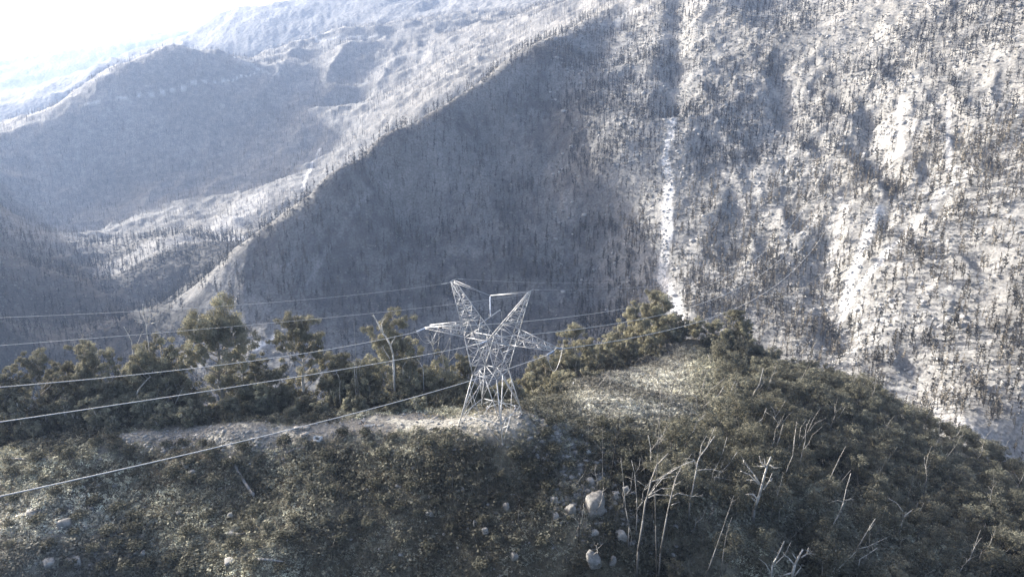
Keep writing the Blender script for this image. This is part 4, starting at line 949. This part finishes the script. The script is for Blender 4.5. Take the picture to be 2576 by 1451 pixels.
# fallen logs
def log(view, a, b, r, tone, label):
    T_ = K(*view, [a, b]); p0, p1 = hit(*T_[0])[0], hit(*T_[1])[0]; A_ = Acc(); n_ = 6; g = np.random.default_rng(int(a[0])); P_ = []
    for i in range(n_ + 1):
        q_ = p0 + (p1 - p0) * i / n_; q_[2] = float(height(q_[0], q_[1])) + r * .8 + .35 + g.normal() * .08; P_.append(q_)
    base = P_[0].copy(); limb(A_, [v - base for v in P_], r, r * .55, np.array((1, .96, .9)) * tone, 8)
    return tag(link('fallen_log', A_.mesh('fallen_log'), M_DEAD, None, base), label, 'log')
VG = (200, 1200, 3.22)
log(VG, (1660, 640), (1440, 290), .42, .34, 'long pale fallen log pointing up the scrub slope left of centre')
log(VG, (1690, 1215), (1920, 1240), .28, .36, 'pale fallen log lying level near the bottom edge')
log(VG, (1500, 1000), (1650, 955), .25, .10, 'dark charred log beside the pair of pale rocks')
log(VG, (1940, 250), (2130, 195), .32, .22, 'grey fallen log lying below the white crate')
log((0, 1100, 1.789), (0, 350), (230, 350), .25, .4, 'pale fallen log at the left edge below the ridge trees')

# ------------------------------------------------------------------ the transmission tower
M_STEEL = mat('galvanised_steel', (.56, .57, .58), rough=.6, noise=[(1.2, .8, 1.15)], metallic=.25, spec=.4)
M_WIRE = mat('aluminium_conductor', (.62, .62, .61), rough=.45, noise=[(.5, .92, 1.08)], metallic=.2, spec=.4)
M_GLASS = mat('insulator_glass', (.42, .50, .64), rough=.3, noise=[(3, .9, 1.1)], spec=.6)
TC = np.array([-4.99, 174.74, -84.79]); TH = R(-26.0)
ta = np.array([math.cos(TH), math.sin(TH), 0]); tb = np.array([-math.sin(TH), math.cos(TH), 0])
tower = bpy.data.objects.new('lattice_pylon', None); col.objects.link(tower)
TG = float(height(TC[0], TC[1])); tower.location = (TC[0], TC[1], TG); tower.rotation_euler = (0, 0, TH)
tag(tower, 'pale steel lattice power pylon with two horns and wide cross arms on the bare crest', 'pylon')
H0 = TC[2] - TG                                      # lower ring above ground
def bar(acc, p, q_, w):
    p = np.asarray(p, float); q_ = np.asarray(q_, float)
    V, F_ = cone(p, q_, w * .72, w * .72, 4); acc.add(V, F_, (1, 1, 1))
def up(A, B, h): return np.array([A, B, H0 + h])
def lattice(acc, a0, a1, b0, b1, n_, w, zig=0):
    "zig-zag bracing between two chords"
    a0, a1, b0, b1 = map(np.asarray, (a0, a1, b0, b1))
    for i in range(n_):
        t0, t1 = i / n_, (i + 1) / n_
        p0, p1 = a0 + (a1 - a0) * t0, a0 + (a1 - a0) * t1; q0, q1 = b0 + (b1 - b0) * t0, b0 + (b1 - b0) * t1
        if (i + zig) % 2: bar(acc, p0, q1, w)
        else: bar(acc, q0, p1, w)
        if i: bar(acc, p0, q0, w)
ring0 = [up(sx * 5.2, sy * 5.2, 0) for sx, sy in ((-1, -1), (-1, 1), (1, 1), (1, -1))]
ring1 = [up(sx * 3.15, sy * 3.15, 10) for sx, sy in ((-1, -1), (-1, 1), (1, 1), (1, -1))]
def foot(i):
    d = ring0[i] - ring1[i]; p = ring0[i] + d / 10 * 2.0
    for _ in range(6):
        w_ = TC + ta * p[0] + tb * p[1]; gz = float(height(w_[0], w_[1])) - TG; p = ring0[i] + d / (-d[2]) * (H0 - gz + .3)
    return p
feet = [foot(i) for i in range(4)]
WM, WB, WS = .20, .12, .075
for i in range(4):
    A_ = Acc(); bar(A_, feet[i], ring1[i], WM); link('leg', A_.mesh('leg'), M_STEEL, tower)
    A_ = Acc(); V, F_ = cone(feet[i] - [0, 0, .6], feet[i] + [0, 0, .35], .45, .38, 10); A_.add(V, F_, (1, 1, 1)); link('footing', A_.mesh('footing'), mat('footing_concrete', (.36, .35, .33), noise=[(2, .8, 1.2)]), tower)
A_ = Acc()
for i in range(4):                                   # lower body bracing
    j = (i + 1) % 4
    bar(A_, ring0[i], ring0[j], WB * 1.1); bar(A_, ring1[i], ring1[j], WB * 1.3)
    m0 = (ring0[i] + ring0[j]) / 2; m1 = (ring1[i] + ring1[j]) / 2
    for (c, r0_, r1_) in ((m1, ring0[i], ring1[i]), (m1, ring0[j], ring1[j])):
        bar(A_, c, r0_, WB * 1.25)
        a5, c5 = (r0_ + r1_) / 2, (c + r0_) / 2; bar(A_, a5, c5, WS); bar(A_, r0_ * .25 + r1_ * .75, c5, WS); bar(A_, r0_ * .75 + r1_ * .25, c5, WS)
        bar(A_, r0_ * .75 + r1_ * .25, c * .25 + r0_ * .75, WS)
    for k_ in (i, j): bar(A_, m0, feet[k_], WS * 1.1); bar(A_, (m0 + ring0[k_]) / 2, (feet[k_] + ring0[k_]) / 2, WS)
    bar(A_, m0, (ring0[i] * .5 + m1 * .5), WS); bar(A_, m0, (ring0[j] * .5 + m1 * .5), WS)
    bar(A_, m1, (ring1[j] + ring1[(j + 1) % 4]) / 2, WS * 1.1)
bar(A_, ring1[0], ring1[2], WS * 1.1); bar(A_, ring1[1], ring1[3], WS * 1.1)
link('lower_body_bracing', A_.mesh('lower_body_bracing'), M_STEEL, tower)
HB, HTp = 18.5, 21.3                                 # arm bottom and top chords
cornB = [up(sx * 5.9, sy * 1.9, HB) for sx, sy in ((-1, -1), (-1, 1), (1, 1), (1, -1))]
cornT = [up(sx * 6.7, sy * 1.8, HTp) for sx, sy in ((-1, -1), (-1, 1), (1, 1), (1, -1))]
midN, midF = up(0, -1.9, HB), up(0, 1.9, HB)
A_ = Acc()
for i in range(4): bar(A_, ring1[i], cornB[i], WM * .85)
for i, mm in ((0, midN), (3, midN), (1, midF), (2, midF)):
    bar(A_, ring1[i], mm, WM * .75)
    lattice(A_, ring1[i], cornB[i], ring1[i], mm, 4, WS * 1.1, i % 2)
for i, j in ((0, 1), (3, 2)): lattice(A_, ring1[i], cornB[i], ring1[j], cornB[j], 4, WS * 1.1)
lattice(A_, ring1[0], midN, ring1[1], midF, 3, WS); lattice(A_, ring1[3], midN, ring1[2], midF, 3, WS)
bar(A_, (ring1[0] + ring1[3]) / 2, midN, WS); bar(A_, (ring1[1] + ring1[2]) / 2, midF, WS)
link('upper_body_bracing', A_.mesh('upper_body_bracing'), M_STEEL, tower)
A_ = Acc()                                           # bridge between the arms
bar(A_, cornB[0], cornB[3], WM * .8); bar(A_, cornB[1], cornB[2], WM * .8); bar(A_, cornB[0], cornB[1], WB); bar(A_, cornB[3], cornB[2], WB); bar(A_, midN, midF, WB)
lattice(A_, cornB[0], cornB[3], cornB[1], cornB[2], 6, WS)
for s_ in (0, 3): bar(A_, cornT[s_], cornT[1 if s_ == 0 else 2], WB * 1.2)
link('bridge', A_.mesh('bridge'), M_STEEL, tower)
tips = {}
for sx in (-1, 1):
    iN, iF = (0, 1) if sx < 0 else (3, 2); A_ = Acc(); end = 17.3 if sx < 0 else 16.4
    tN, tF = up(sx * end, -1.0, HB + .05), up(sx * (end - .2), 1.0, HB + .05); tips[sx] = (tN, tF)
    bN, bF, uN, uF = cornB[iN], cornB[iF], cornT[iN], cornT[iF]
    for c0_, c1_ in ((bN, tN), (bF, tF)): bar(A_, c0_, c1_, WM * .85)
    for c0_, c1_ in ((uN, tN + [0, 0, .25]), (uF, tF + [0, 0, .25])): bar(A_, c0_, c1_, WM * .75)
    bar(A_, tN, tF, WM * .8); bar(A_, uN, bN, WB); bar(A_, uF, bF, WB); bar(A_, bN, bF, WB)
    lattice(A_, bN, tN, uN, tN + [0, 0, .25], 6, WS * 1.1); lattice(A_, bF, tF, uF, tF + [0, 0, .25], 6, WS * 1.1)
    lattice(A_, bN, tN, bF, tF, 6, WS, 1); lattice(A_, uN, tN, uF, tF, 6, WS)
    link('cross_arm', A_.mesh('cross_arm'), M_STEEL, tower)
    A_ = Acc(); hN, hF = up(sx * 9.9, -.8, 31.3), up(sx * 9.9, .8, 31.3)
    bar(A_, hN, hF, WB * 1.2)
    for mm, cb, ct, hh in ((midN, bN, uN, hN), (midF, bF, uF, hF)):
        bar(A_, mm, hh, WM * .8); bar(A_, ct, hh, WM * .65); bar(A_, ct, (mm * .72 + hh * .28), WS * 1.2)
        lattice(A_, mm + (hh - mm) * .28, hh, ct, hh, 8, WS, 0); bar(A_, cb, mm + (hh - mm) * .2, WS * 1.1)
    lattice(A_, midN, hN, midF, hF, 9, WS, 1); lattice(A_, uN, hN, uF, hF, 7, WS)
    bar(A_, hN, hN + [0, -1.1, -.1], WS); bar(A_, hF, hF + [0, 1.1, 0], WS)
    link('horn', A_.mesh('horn'), M_STEEL, tower)
hang = up(0, 0, 29.0)
A_ = Acc()
for sx in (-1, 1):
    for b_ in (-.7, .7): bar(A_, up(sx * 9.8, b_, 31.2), hang, WS * 1.1)
link('hanger_bracing', A_.mesh('hanger_bracing'), M_STEEL, tower)
def insulator(p, q_, ring=True, rr_=.21):
    "string of discs with a grading ring at its live end"
    p, q_ = np.asarray(p, float), np.asarray(q_, float); A_ = Acc(); L_ = np.linalg.norm(q_ - p); d = (q_ - p) / L_; n_ = int(L_ / .17)
    V, F_ = cone(p, q_, .04, .04, 6); A_.add(V, F_, (1, 1, 1))
    for i in range(1, n_):
        c = p + d * (i / n_ * L_); V, F_ = cone(c - d * .03, c + d * .05, rr_, rr_ * .35, 8); A_.add(V, F_, (1, 1, 1))
    o = link('insulator_string', A_.mesh('insulator_string'), M_GLASS, tower)
    if ring:
        B = Acc(); u = np.cross(d, [0, 0, 1.0]); u = u / (np.linalg.norm(u) + 1e-6) if np.linalg.norm(u) > .1 else np.array([1.0, 0, 0]); v = np.cross(d, u)
        for off in (-.28, .28):
            cc_ = q_ - d * .1 + v * 0 + u * off; P_ = [cc_ + .42 * (math.cos(t) * v + math.sin(t) * (d * .9 + u * .2)) for t in np.linspace(0, 6.283, 15)]
            for a, b in zip(P_[:-1], P_[1:]): bar(B, a, b, .05)
        link('grading_ring', B.mesh('grading_ring'), M_STEEL, o)
    return o
def w2l(w_):
    d = np.asarray(w_) - np.array([TC[0], TC[1], TG]); return np.array([d @ ta, d @ tb, d[2]])
def l2w(l): return np.array([TC[0], TC[1], TG]) + ta * l[0] + tb * l[1] + np.array([0, 0, l[2]])
def wire_pts(p0, th, s_, c_, t0, t1, n_):
    t = np.linspace(t0, t1, n_); P_ = np.asarray(p0)[None] + np.outer(t, [math.cos(th), math.sin(th), 0]); P_[:, 2] += s_ * t + c_ * 1e-3 * t * t; return P_
def wire(P_, r, label, name='conductor', group=None, cat='cable', parent=None):
    A_ = Acc(); base = P_[0].copy(); k = 5
    V = []; d = np.gradient(P_, axis=0); d /= np.linalg.norm(d, axis=1)[:, None]; u = np.cross(d, [0, 0, 1.0]); u /= np.linalg.norm(u, axis=1)[:, None]; v = np.cross(u, d)
    an = np.arange(k) * 2 * math.pi / k
    ringV = (P_ - base)[:, None, :] + r * (np.cos(an)[None, :, None] * u[:, None, :] + np.sin(an)[None, :, None] * v[:, None, :])
    i = np.arange(len(P_) - 1)[:, None] * k; j = np.arange(k)[None]; jn = (j + 1) % k
    F_ = np.concatenate([np.stack([i + j, i + jn, i + k + jn], -1).reshape(-1, 3), np.stack([i + j, i + k + jn, i + k + j], -1).reshape(-1, 3)])
    o = link(name, np_mesh(name, ringV.reshape(-1, 3), F_), M_WIRE, parent, base if parent is None else None)
    if parent is None: tag(o, label, cat, group)
    else: o.location = base
    return o
thL, thR = R(-116.0), 1.108
SETS = [  # attachment near side / far side, slopes
 (tips[-1][0], tips[-1][1], (.19, .6), (-.303, .207), 'upper', 'from the left cross arm'),
 (midN, midF, (.24, .2), (-.303, .207), 'middle', 'from the middle of the pylon'),
 (tips[1][0], tips[1][1], (.20, .4), (-.303, .207), 'lowest', 'from the right cross arm')]
live = []
for pn, pf, (sl, cl), (sr, cr), nm_, fr in SETS:
    wL = l2w(pn); wR = l2w(pf); out = []
    for w0, th, s_, c_, r_w in ((wL, thL, sl, cl, .062), (wR, thR, sr, cr, .11)):
        eL = w0 + np.array([math.cos(th), math.sin(th), 0]) * 3.6 + np.array([0, 0, s_ * 3.6 - .35])
        insulator(w2l(w0), w2l(eL)); out.append(w2l(eL))
        t1 = 190 if th == thL else 1150
        P_ = wire_pts(w0, th, s_, c_, 3.6, t1, 60 if th == thL else 90); P_[:, 2] -= .35 * np.exp(-(P_[:, 0] - P_[0, 0]) ** 2 / 900)
        if th == thL: lab = {'upper': 'highest of the three thick bright cables running left from the pylon', 'middle': 'middle one of the three thick bright cables running left from the pylon', 'lowest': 'lowest of the three thick bright cables, crossing the scrub slope to the left edge'}[nm_]
        else: lab = {'upper': 'highest of the three cables running right from the pylon to the mountain', 'middle': 'middle one of the three cables running right from the pylon to the mountain', 'lowest': 'lowest of the three cables running right, from the tip of the right cross arm'}[nm_]
        wire(P_, r_w, lab, group='conductors strung from the pylon')
    live.append(out)
# jumper loops
def loop(p, q_, sag, r, name='jumper_cable'):
    t = np.linspace(0, 1, 22)[:, None]; P_ = p + (q_ - p) * t; P_[:, 2] -= sag * 4 * (t * (1 - t))[:, 0]; o = wire(P_, r, None, name, parent=tower); return o
loop(live[0][0], live[0][1], 3.6, .035); loop(live[2][0], live[2][1], 4.6, .06)
jt = up(0, 0, 23.9)
insulator(hang - [0, 0, .2], jt + [0, 0, .2], True, .2)
A_ = Acc(); jd = np.array([0, 1.0, .0]); bar(A_, jt - jd * 5.2 + [0, 0, -.15], jt + jd * 5.0 + [0, 0, .1], .22); link('jumper_tube', A_.mesh('jumper_tube'), M_STEEL, tower)
P_ = np.array([live[1][0], live[1][0] * .5 + (jt - jd * 5.2) * .5 + [.0, -.5, .6], jt - jd * 5.2 + [0, -.25, -.6], jt - jd * 5.2]); tt = np.linspace(0, 3, 16)
wire(np.stack([np.interp(tt, range(4), P_[:, k_]) for k_ in range(3)], -1), .07, None, 'jumper_cable', parent=tower)
P_ = np.array([live[1][1], live[1][1] * .5 + (jt + jd * 5.0) * .5 + [.0, .8, 0], jt + jd * 5.0 + [0, .6, -.5], jt + jd * 5.0])
wire(np.stack([np.interp(tt, range(4), P_[:, k_]) for k_ in range(3)], -1), .04, None, 'jumper_cable', parent=tower)
# earth wires
for (A0, s1_, c1_, s2_, c2_, nm_) in ((-9.9, .19, .4, -.30, .20, 'upper'), (9.9, .22, .2, -.28, .15, 'lower')):
    for th, s_, c_, t1, b_ in ((thL, s1_, c1_, 190, -1.9), (thR, s2_, c2_, 1150, 1.9)):
        w0 = l2w(up(A0, b_, 31.2)); P_ = wire_pts(w0, th, s_, c_, 0, t1, 70)
        lab = ('thin faint wire running left from the top of the %s horn' if th == thL else 'thin faint wire running right from the top of the %s horn') % ('left' if A0 < 0 else 'right')
        wire(P_, .024, lab, 'earth_wire', 'thin earth wires from the pylon horns', 'wire')
        if not (A0 > 0 and th == thL): wire(wire_pts(w0, th, s_, c_, .6, 3.0, 4), .09, None, 'vibration_sleeve', parent=tower).location = w2l(wire_pts(w0, th, s_, c_, .6, 3.0, 4)[0])
for o in tower.children:                              # parts made in world axes are turned into the tower's own frame
    if o.name.startswith('vibration_sleeve'): o.rotation_euler = (0, 0, -TH)

# ------------------------------------------------------------------ the line crew
def skin_mesh(name, joints, edges, root_v=0, sub=1):
    "continuous body grown along a skeleton: joints (x, y, z, radius)"
    me = bpy.data.meshes.new(name); me.from_pydata([j[:3] for j in joints], edges, [])
    o = bpy.data.objects.new(name, me); col.objects.link(o)
    o.modifiers.new('skin', 'SKIN'); sv_ = me.skin_vertices[0].data
    for i, j in enumerate(joints): sv_[i].radius = (j[3], j[3]); sv_[i].use_root = (i == root_v)
    sb = o.modifiers.new('sub', 'SUBSURF'); sb.levels = sub; sb.render_levels = sub
    dg = bpy.context.evaluated_depsgraph_get(); dg.update()
    out = bpy.data.meshes.new_from_object(o.evaluated_get(dg)); out.name = name
    bpy.data.objects.remove(o); return out
M_TROU = mat('dark_work_trousers', (.045, .05, .07), noise=[(9, .7, 1.2)]); M_WHITE = mat('white_work_shirt', (.80, .80, .78), noise=[(9, .85, 1.05)])
M_SKIN = mat('skin_tone', (.42, .26, .18), noise=[(20, .9, 1.1)], spec=.3); M_HAT = mat('white_hard_hat', (.86, .86, .84), rough=.35, noise=[(5, .96, 1.02)], spec=.5)
M_SHIRT2 = mat('pale_grey_shirt', (.55, .55, .52), noise=[(9, .85, 1.05)])
def person(loc, rz, J, label, shirt=M_WHITE, group=None):
    "J: dict of joints of a posed figure, metres, feet near z = 0, facing +x"
    r_ = bpy.data.objects.new('person', None); col.objects.link(r_); r_.location = loc; r_.rotation_euler = (0, 0, rz); r_.scale = (1.15, 1.15, 1.15)
    g = {k_: np.array(v, float) for k_, v in J.items()}
    js, es = [], []
    def add(p, rad, par=None):
        js.append((p[0], p[1], p[2], rad)); i = len(js) - 1
        if par is not None: es.append((par, i))
        return i
    pel = add(g['pelvis'], .125); sp = add((g['pelvis'] + g['chest']) / 2, .115, pel); ch = add(g['chest'], .13, sp)
    nk = add(g['chest'] * .35 + g['head'] * .65 - [0, 0, .07], .055, ch); add(g['head'], .085, nk); hd = len(js) - 1
    add(g['head'] + np.array([.02, 0, .07]), .080, hd); fwd = np.array([1, 0, -.1]); add(g['head'] + fwd * .10 - [0, 0, .005], .018, hd)   # crown of the head, nose
    for s_ in (-1, 1):
        k_ = 'l' if s_ > 0 else 'r'
        add(g['head'] + np.array([0, s_ * .082, 0]), .016, hd)                                                                          # ear
        hp = add(g['pelvis'] + np.array([0, s_ * .09, -.04]), .095, pel); kn = add(g[k_ + 'knee'], .062, hp); an = add(g[k_ + 'foot'] + np.array([0, 0, .08]), .045, kn); add(g[k_ + 'foot'] + np.array([.15, 0, .03]), .036, an)
        sh = add(g['chest'] + np.array([0, s_ * .17, .06]), .062, ch); el = add(g[k_ + 'elbow'], .043, sh); wr = add(g[k_ + 'hand'], .028, el)
        d = g[k_ + 'hand'] - g[k_ + 'elbow']; d /= np.linalg.norm(d) + 1e-6; side = np.cross(d, [0, 0, 1.0]); side /= np.linalg.norm(side) + 1e-6
        pm = add(g[k_ + 'hand'] + d * .07, .030, wr)
        for q_, ln in zip((-.030, -.010, .010, .030), (.060, .078, .072, .055)):
            f1 = add(g[k_ + 'hand'] + d * (.11 + ln * .4) + side * q_, .009, pm); add(g[k_ + 'hand'] + d * (.11 + ln) + side * q_ - np.array([0, 0, .02]), .008, f1)
        add(g[k_ + 'hand'] + d * .07 + side * -.055 * s_, .010, pm)
    link('body', skin_mesh('body', js, es), M_SKIN, r_)
    js, es = [], []
    pel = add(g['pelvis'], .15)
    for s_, k_ in ((1, 'l'), (-1, 'r')):
        hp = add(g['pelvis'] + np.array([0, s_ * .09, -.04]), .115, pel); kn = add(g[k_ + 'knee'], .082, hp); add(g[k_ + 'foot'] + np.array([0, 0, .10]), .066, kn)
    link('trousers', skin_mesh('trousers', js, es), M_TROU, r_)
    js, es = [], []
    a0 = add(g['pelvis'] + (g['chest'] - g['pelvis']) * .12, .155); a1 = add((g['pelvis'] + g['chest']) / 2, .15, a0); a2 = add(g['chest'] + np.array([0, 0, .02]), .165, a1)
    for s_, k_ in ((1, 'l'), (-1, 'r')):
        sh = add(g['chest'] + np.array([0, s_ * .18, .06]), .085, a2); el = add(g[k_ + 'elbow'], .062, sh); add(g[k_ + 'elbow'] * .25 + g[k_ + 'hand'] * .75, .045, el)
    link('shirt', skin_mesh('shirt', js, es), shirt, r_)
    B = Acc(); c = g['head'] + np.array([.02, 0, .075]); n_ = 12
    V = [c + np.array([math.cos(a) * .14 * math.cos(e), math.sin(a) * .12 * math.cos(e), math.sin(e) * .13]) for e in (0, .5, 1.0, 1.4) for a in np.arange(n_) * 2 * math.pi / n_]
    F_ = [(k_ * n_ + i, k_ * n_ + (i + 1) % n_, (k_ + 1) * n_ + (i + 1) % n_) for k_ in range(3) for i in range(n_)] + [(k_ * n_ + i, (k_ + 1) * n_ + (i + 1) % n_, (k_ + 1) * n_ + i) for k_ in range(3) for i in range(n_)] + [(3 * n_, 3 * n_ + i, 3 * n_ + i + 1) for i in range(1, n_ - 1)]
    B.add(V, F_, (1, 1, 1))
    V, F_ = cone(c + [.02, 0, -.012], c + [.02, 0, .004], .175, .16, 14); B.add(V, F_, (1, 1, 1)); link('hard_hat', B.mesh('hard_hat'), M_HAT, r_)
    return tag(r_, label, 'person', group)
STAND = dict(pelvis=(0, 0, .95), chest=(.02, 0, 1.32), head=(.06, 0, 1.64), lknee=(.04, .11, .50), rknee=(.05, -.11, .50), lfoot=(0, .13, 0), rfoot=(-.02, -.13, 0), lelbow=(.05, .27, 1.12), relbow=(.05, -.27, 1.12), lhand=(.28, .22, 1.02), rhand=(.28, -.20, 1.04))
STOOP = dict(pelvis=(-.15, 0, .88), chest=(.12, 0, 1.20), head=(.36, 0, 1.46), lknee=(.08, .13, .47), rknee=(-.05, -.13, .45), lfoot=(.12, .15, 0), rfoot=(-.28, -.15, 0), lelbow=(.26, .24, .95), relbow=(.26, -.24, .95), lhand=(.45, .15, .80), rhand=(.45, -.15, .80))
CROUCH = dict(pelvis=(-.15, 0, .38), chest=(.08, 0, .72), head=(.24, 0, 1.00), lknee=(.30, .18, .52), rknee=(.28, -.18, .45), lfoot=(.02, .17, 0), rfoot=(.0, -.17, 0), lelbow=(.28, .27, .58), relbow=(.28, -.27, .56), lhand=(.50, .12, .42), rhand=(.50, -.12, .40))
SIT = dict(pelvis=(0, 0, .15), chest=(.14, 0, .50), head=(.30, 0, .78), lknee=(.42, .16, .18), rknee=(.40, -.16, .16), lfoot=(.42, .17, -.25), rfoot=(.38, -.17, -.26), lelbow=(.32, .26, .32), relbow=(.32, -.26, .32), lhand=(.52, .12, .22), rhand=(.52, -.12, .20))
def on_ground(T_): c = hit(*T_)[0]; return (c[0], c[1], float(height(c[0], c[1])))
VP = (1280, 980, 5.58); VQ = (820, 1140, 8.587)
def shift(loc, dx=0, dy=0): return (loc[0] + dx, loc[1] + dy, float(height(loc[0] + dx, loc[1] + dy)))
person(on_ground(K(*VQ, [(1720, 452)])[0]), R(-20), STOOP, 'person in a white shirt and hard hat stooping beside the row of insulator discs', M_WHITE)
person(on_ground(K(*VP, [(502, 962)])[0]), R(-60), CROUCH, 'person in white crouching behind the back left leg of the pylon', M_WHITE)
person(on_ground(K(*VP, [(738, 960)])[0]), R(200), CROUCH, 'person in a white hard hat crouching at the middle of the pylon base', M_SHIRT2)
person(on_ground(K(*VP, [(945, 1010)])[0]), R(170), STAND, 'person standing inside the pylon base close to its right leg', M_WHITE)
person(on_ground(K(*VP, [(1040, 1052)])[0]), R(220), CROUCH, 'person in white crouching outside the right leg of the pylon', M_WHITE)
c = l2w(np.array([-13.2, -.3, H0 + HB + .55])); person(tuple(c), TH + R(200), SIT, 'person in a white hard hat sitting in the left cross arm of the pylon', M_SHIRT2)

# ------------------------------------------------------------------ gear left on the crest
M_CRATE = mat('white_painted_ply', (.82, .82, .80), noise=[(3, .85, 1.05)]); M_BOARD = mat('weathered_board', (.46, .44, .40), noise=[(2, .75, 1.2)]); M_POST = mat('black_post', (.03, .03, .03), noise=[(2, .8, 1.3)])
def boxV(cx, cy, cz, sx, sy, sz):
    V = np.array([(cx + i * sx / 2, cy + j * sy / 2, cz + k_ * sz / 2) for i in (-1, 1) for j in (-1, 1) for k_ in (-1, 1)])
    F_ = np.array([(0, 1, 3), (0, 3, 2), (4, 6, 7), (4, 7, 5), (0, 4, 5), (0, 5, 1), (2, 3, 7), (2, 7, 6), (0, 2, 6), (0, 6, 4), (1, 5, 7), (1, 7, 3)]); return V, F_
def crate(T_, s_, rz, label, lid=True, material=None, tilt=0.0, hole=True):
    c = on_ground(T_); r_ = bpy.data.objects.new('crate', None); col.objects.link(r_); r_.location = (c[0], c[1], c[2] + .03); r_.rotation_euler = (tilt, 0, rz)
    W_, D_, Hh = s_; t = .06
    for nm_, bx in (('base', (0, 0, t / 2, W_, D_, t)), ('side_panel', (-W_ / 2 + t / 2, 0, Hh / 2 + t / 2, t, D_, Hh)), ('side_panel', (W_ / 2 - t / 2, 0, Hh / 2 + t / 2, t, D_, Hh)), ('back_panel', (0, D_ / 2 - t / 2, Hh / 2 + t / 2, W_ - 2 * t, t, Hh)), ('front_panel', (0, -D_ / 2 + t / 2, Hh * .3 + t / 2, W_ - 2 * t, t, Hh * .6))):
        A_ = Acc(); V, F_ = boxV(*bx); A_.add(V, F_, (1, 1, 1)); link(nm_, A_.mesh(nm_), material or M_CRATE, r_)
    if lid:
        A_ = Acc(); V, F_ = boxV(0, 0, 0, W_ * 1.02, D_ * 1.02, t); A_.add(V, F_, (1, 1, 1)); l_ = link('lid', A_.mesh('lid'), material or M_CRATE, r_, (W_ * .15, -D_ * .1, Hh + t * 1.6)); l_.rotation_euler = (R(3), R(-4), R(9))
    return tag(r_, label, 'crate')
crate(K(*VQ, [(640, 850)])[0], (1.9, 1.3, 1.1), R(-22), 'bright white open crate standing on the crest at the edge of the scrub', lid=False)
crate(K(*VQ, [(310, 745)])[0], (1.6, 1.2, .75), R(35), 'pale lidded box set askew on the crest, left of the white open crate', True, M_BOARD)
crate(K(*VQ, [(120, 590)])[0], (1.6, 1.1, .8), R(5), 'pale lidded box farthest left on the crest beside the lowest cable', True, M_BOARD)
crate(K(*VQ, [(345, 560)])[0], (1.6, 1.0, .5), R(-8), 'low flat box lying behind the askew box on the crest', True, M_BOARD)
c = on_ground(K(*VQ, [(1880, 510)])[0]); root = bpy.data.objects.new('insulator_rack', None); col.objects.link(root); root.location = c; root.rotation_euler = (0, 0, R(12))
A_ = Acc(); V, F_ = boxV(0, 0, .10, 2.9, .9, .10); A_.add(V, F_, (1, 1, 1)); link('pallet', A_.mesh('pallet'), M_BOARD, root)
for row in range(2):
    for i in range(8):
        A_ = Acc(); x_ = -1.25 + i * .35 + row * .1; V, F_ = cone((x_ - .09, -.2 + row * .42, .42), (x_ + .09, -.2 + row * .42, .42), .26, .12, 12); A_.add(V, F_, (1, 1, 1)); link('insulator_disc', A_.mesh('insulator_disc'), M_HAT, root)
tag(root, 'pallet carrying two rows of white insulator discs beside the stooping person', 'insulators')
c = on_ground(K(*VQ, [(890, 400)])[0]); A_ = Acc(); V, F_ = cone((0, 0, -.3), (0, 0, 1.1), .16, .15, 8); A_.add(V, F_, (1, 1, 1)); V, F_ = cone((0, 0, 1.1), (0, 0, 1.2), .19, .17, 8); A_.add(V, F_, (1, 1, 1))
tag(link('marker_post', A_.mesh('marker_post'), M_POST, None, c), 'short black marker post at the back edge of the crest', 'post')
c = on_ground(K(1440, 780, 3.22, [(556, 985)])[0]); A_ = Acc(); V, F_ = cone((0, 0, -.2), (0, 0, .9), .05, .05, 6); A_.add(V, F_, (1, 1, 1)); V, F_ = cone((0, 0, .9), (0, 0, 1.35), .22, .22, 8); A_.add(V, F_, (1, 1, 1))
tag(link('marker_post', A_.mesh('marker_post'), M_CRATE, None, c), 'small white-topped marker post in the pale scrub right of the pylon', 'post')
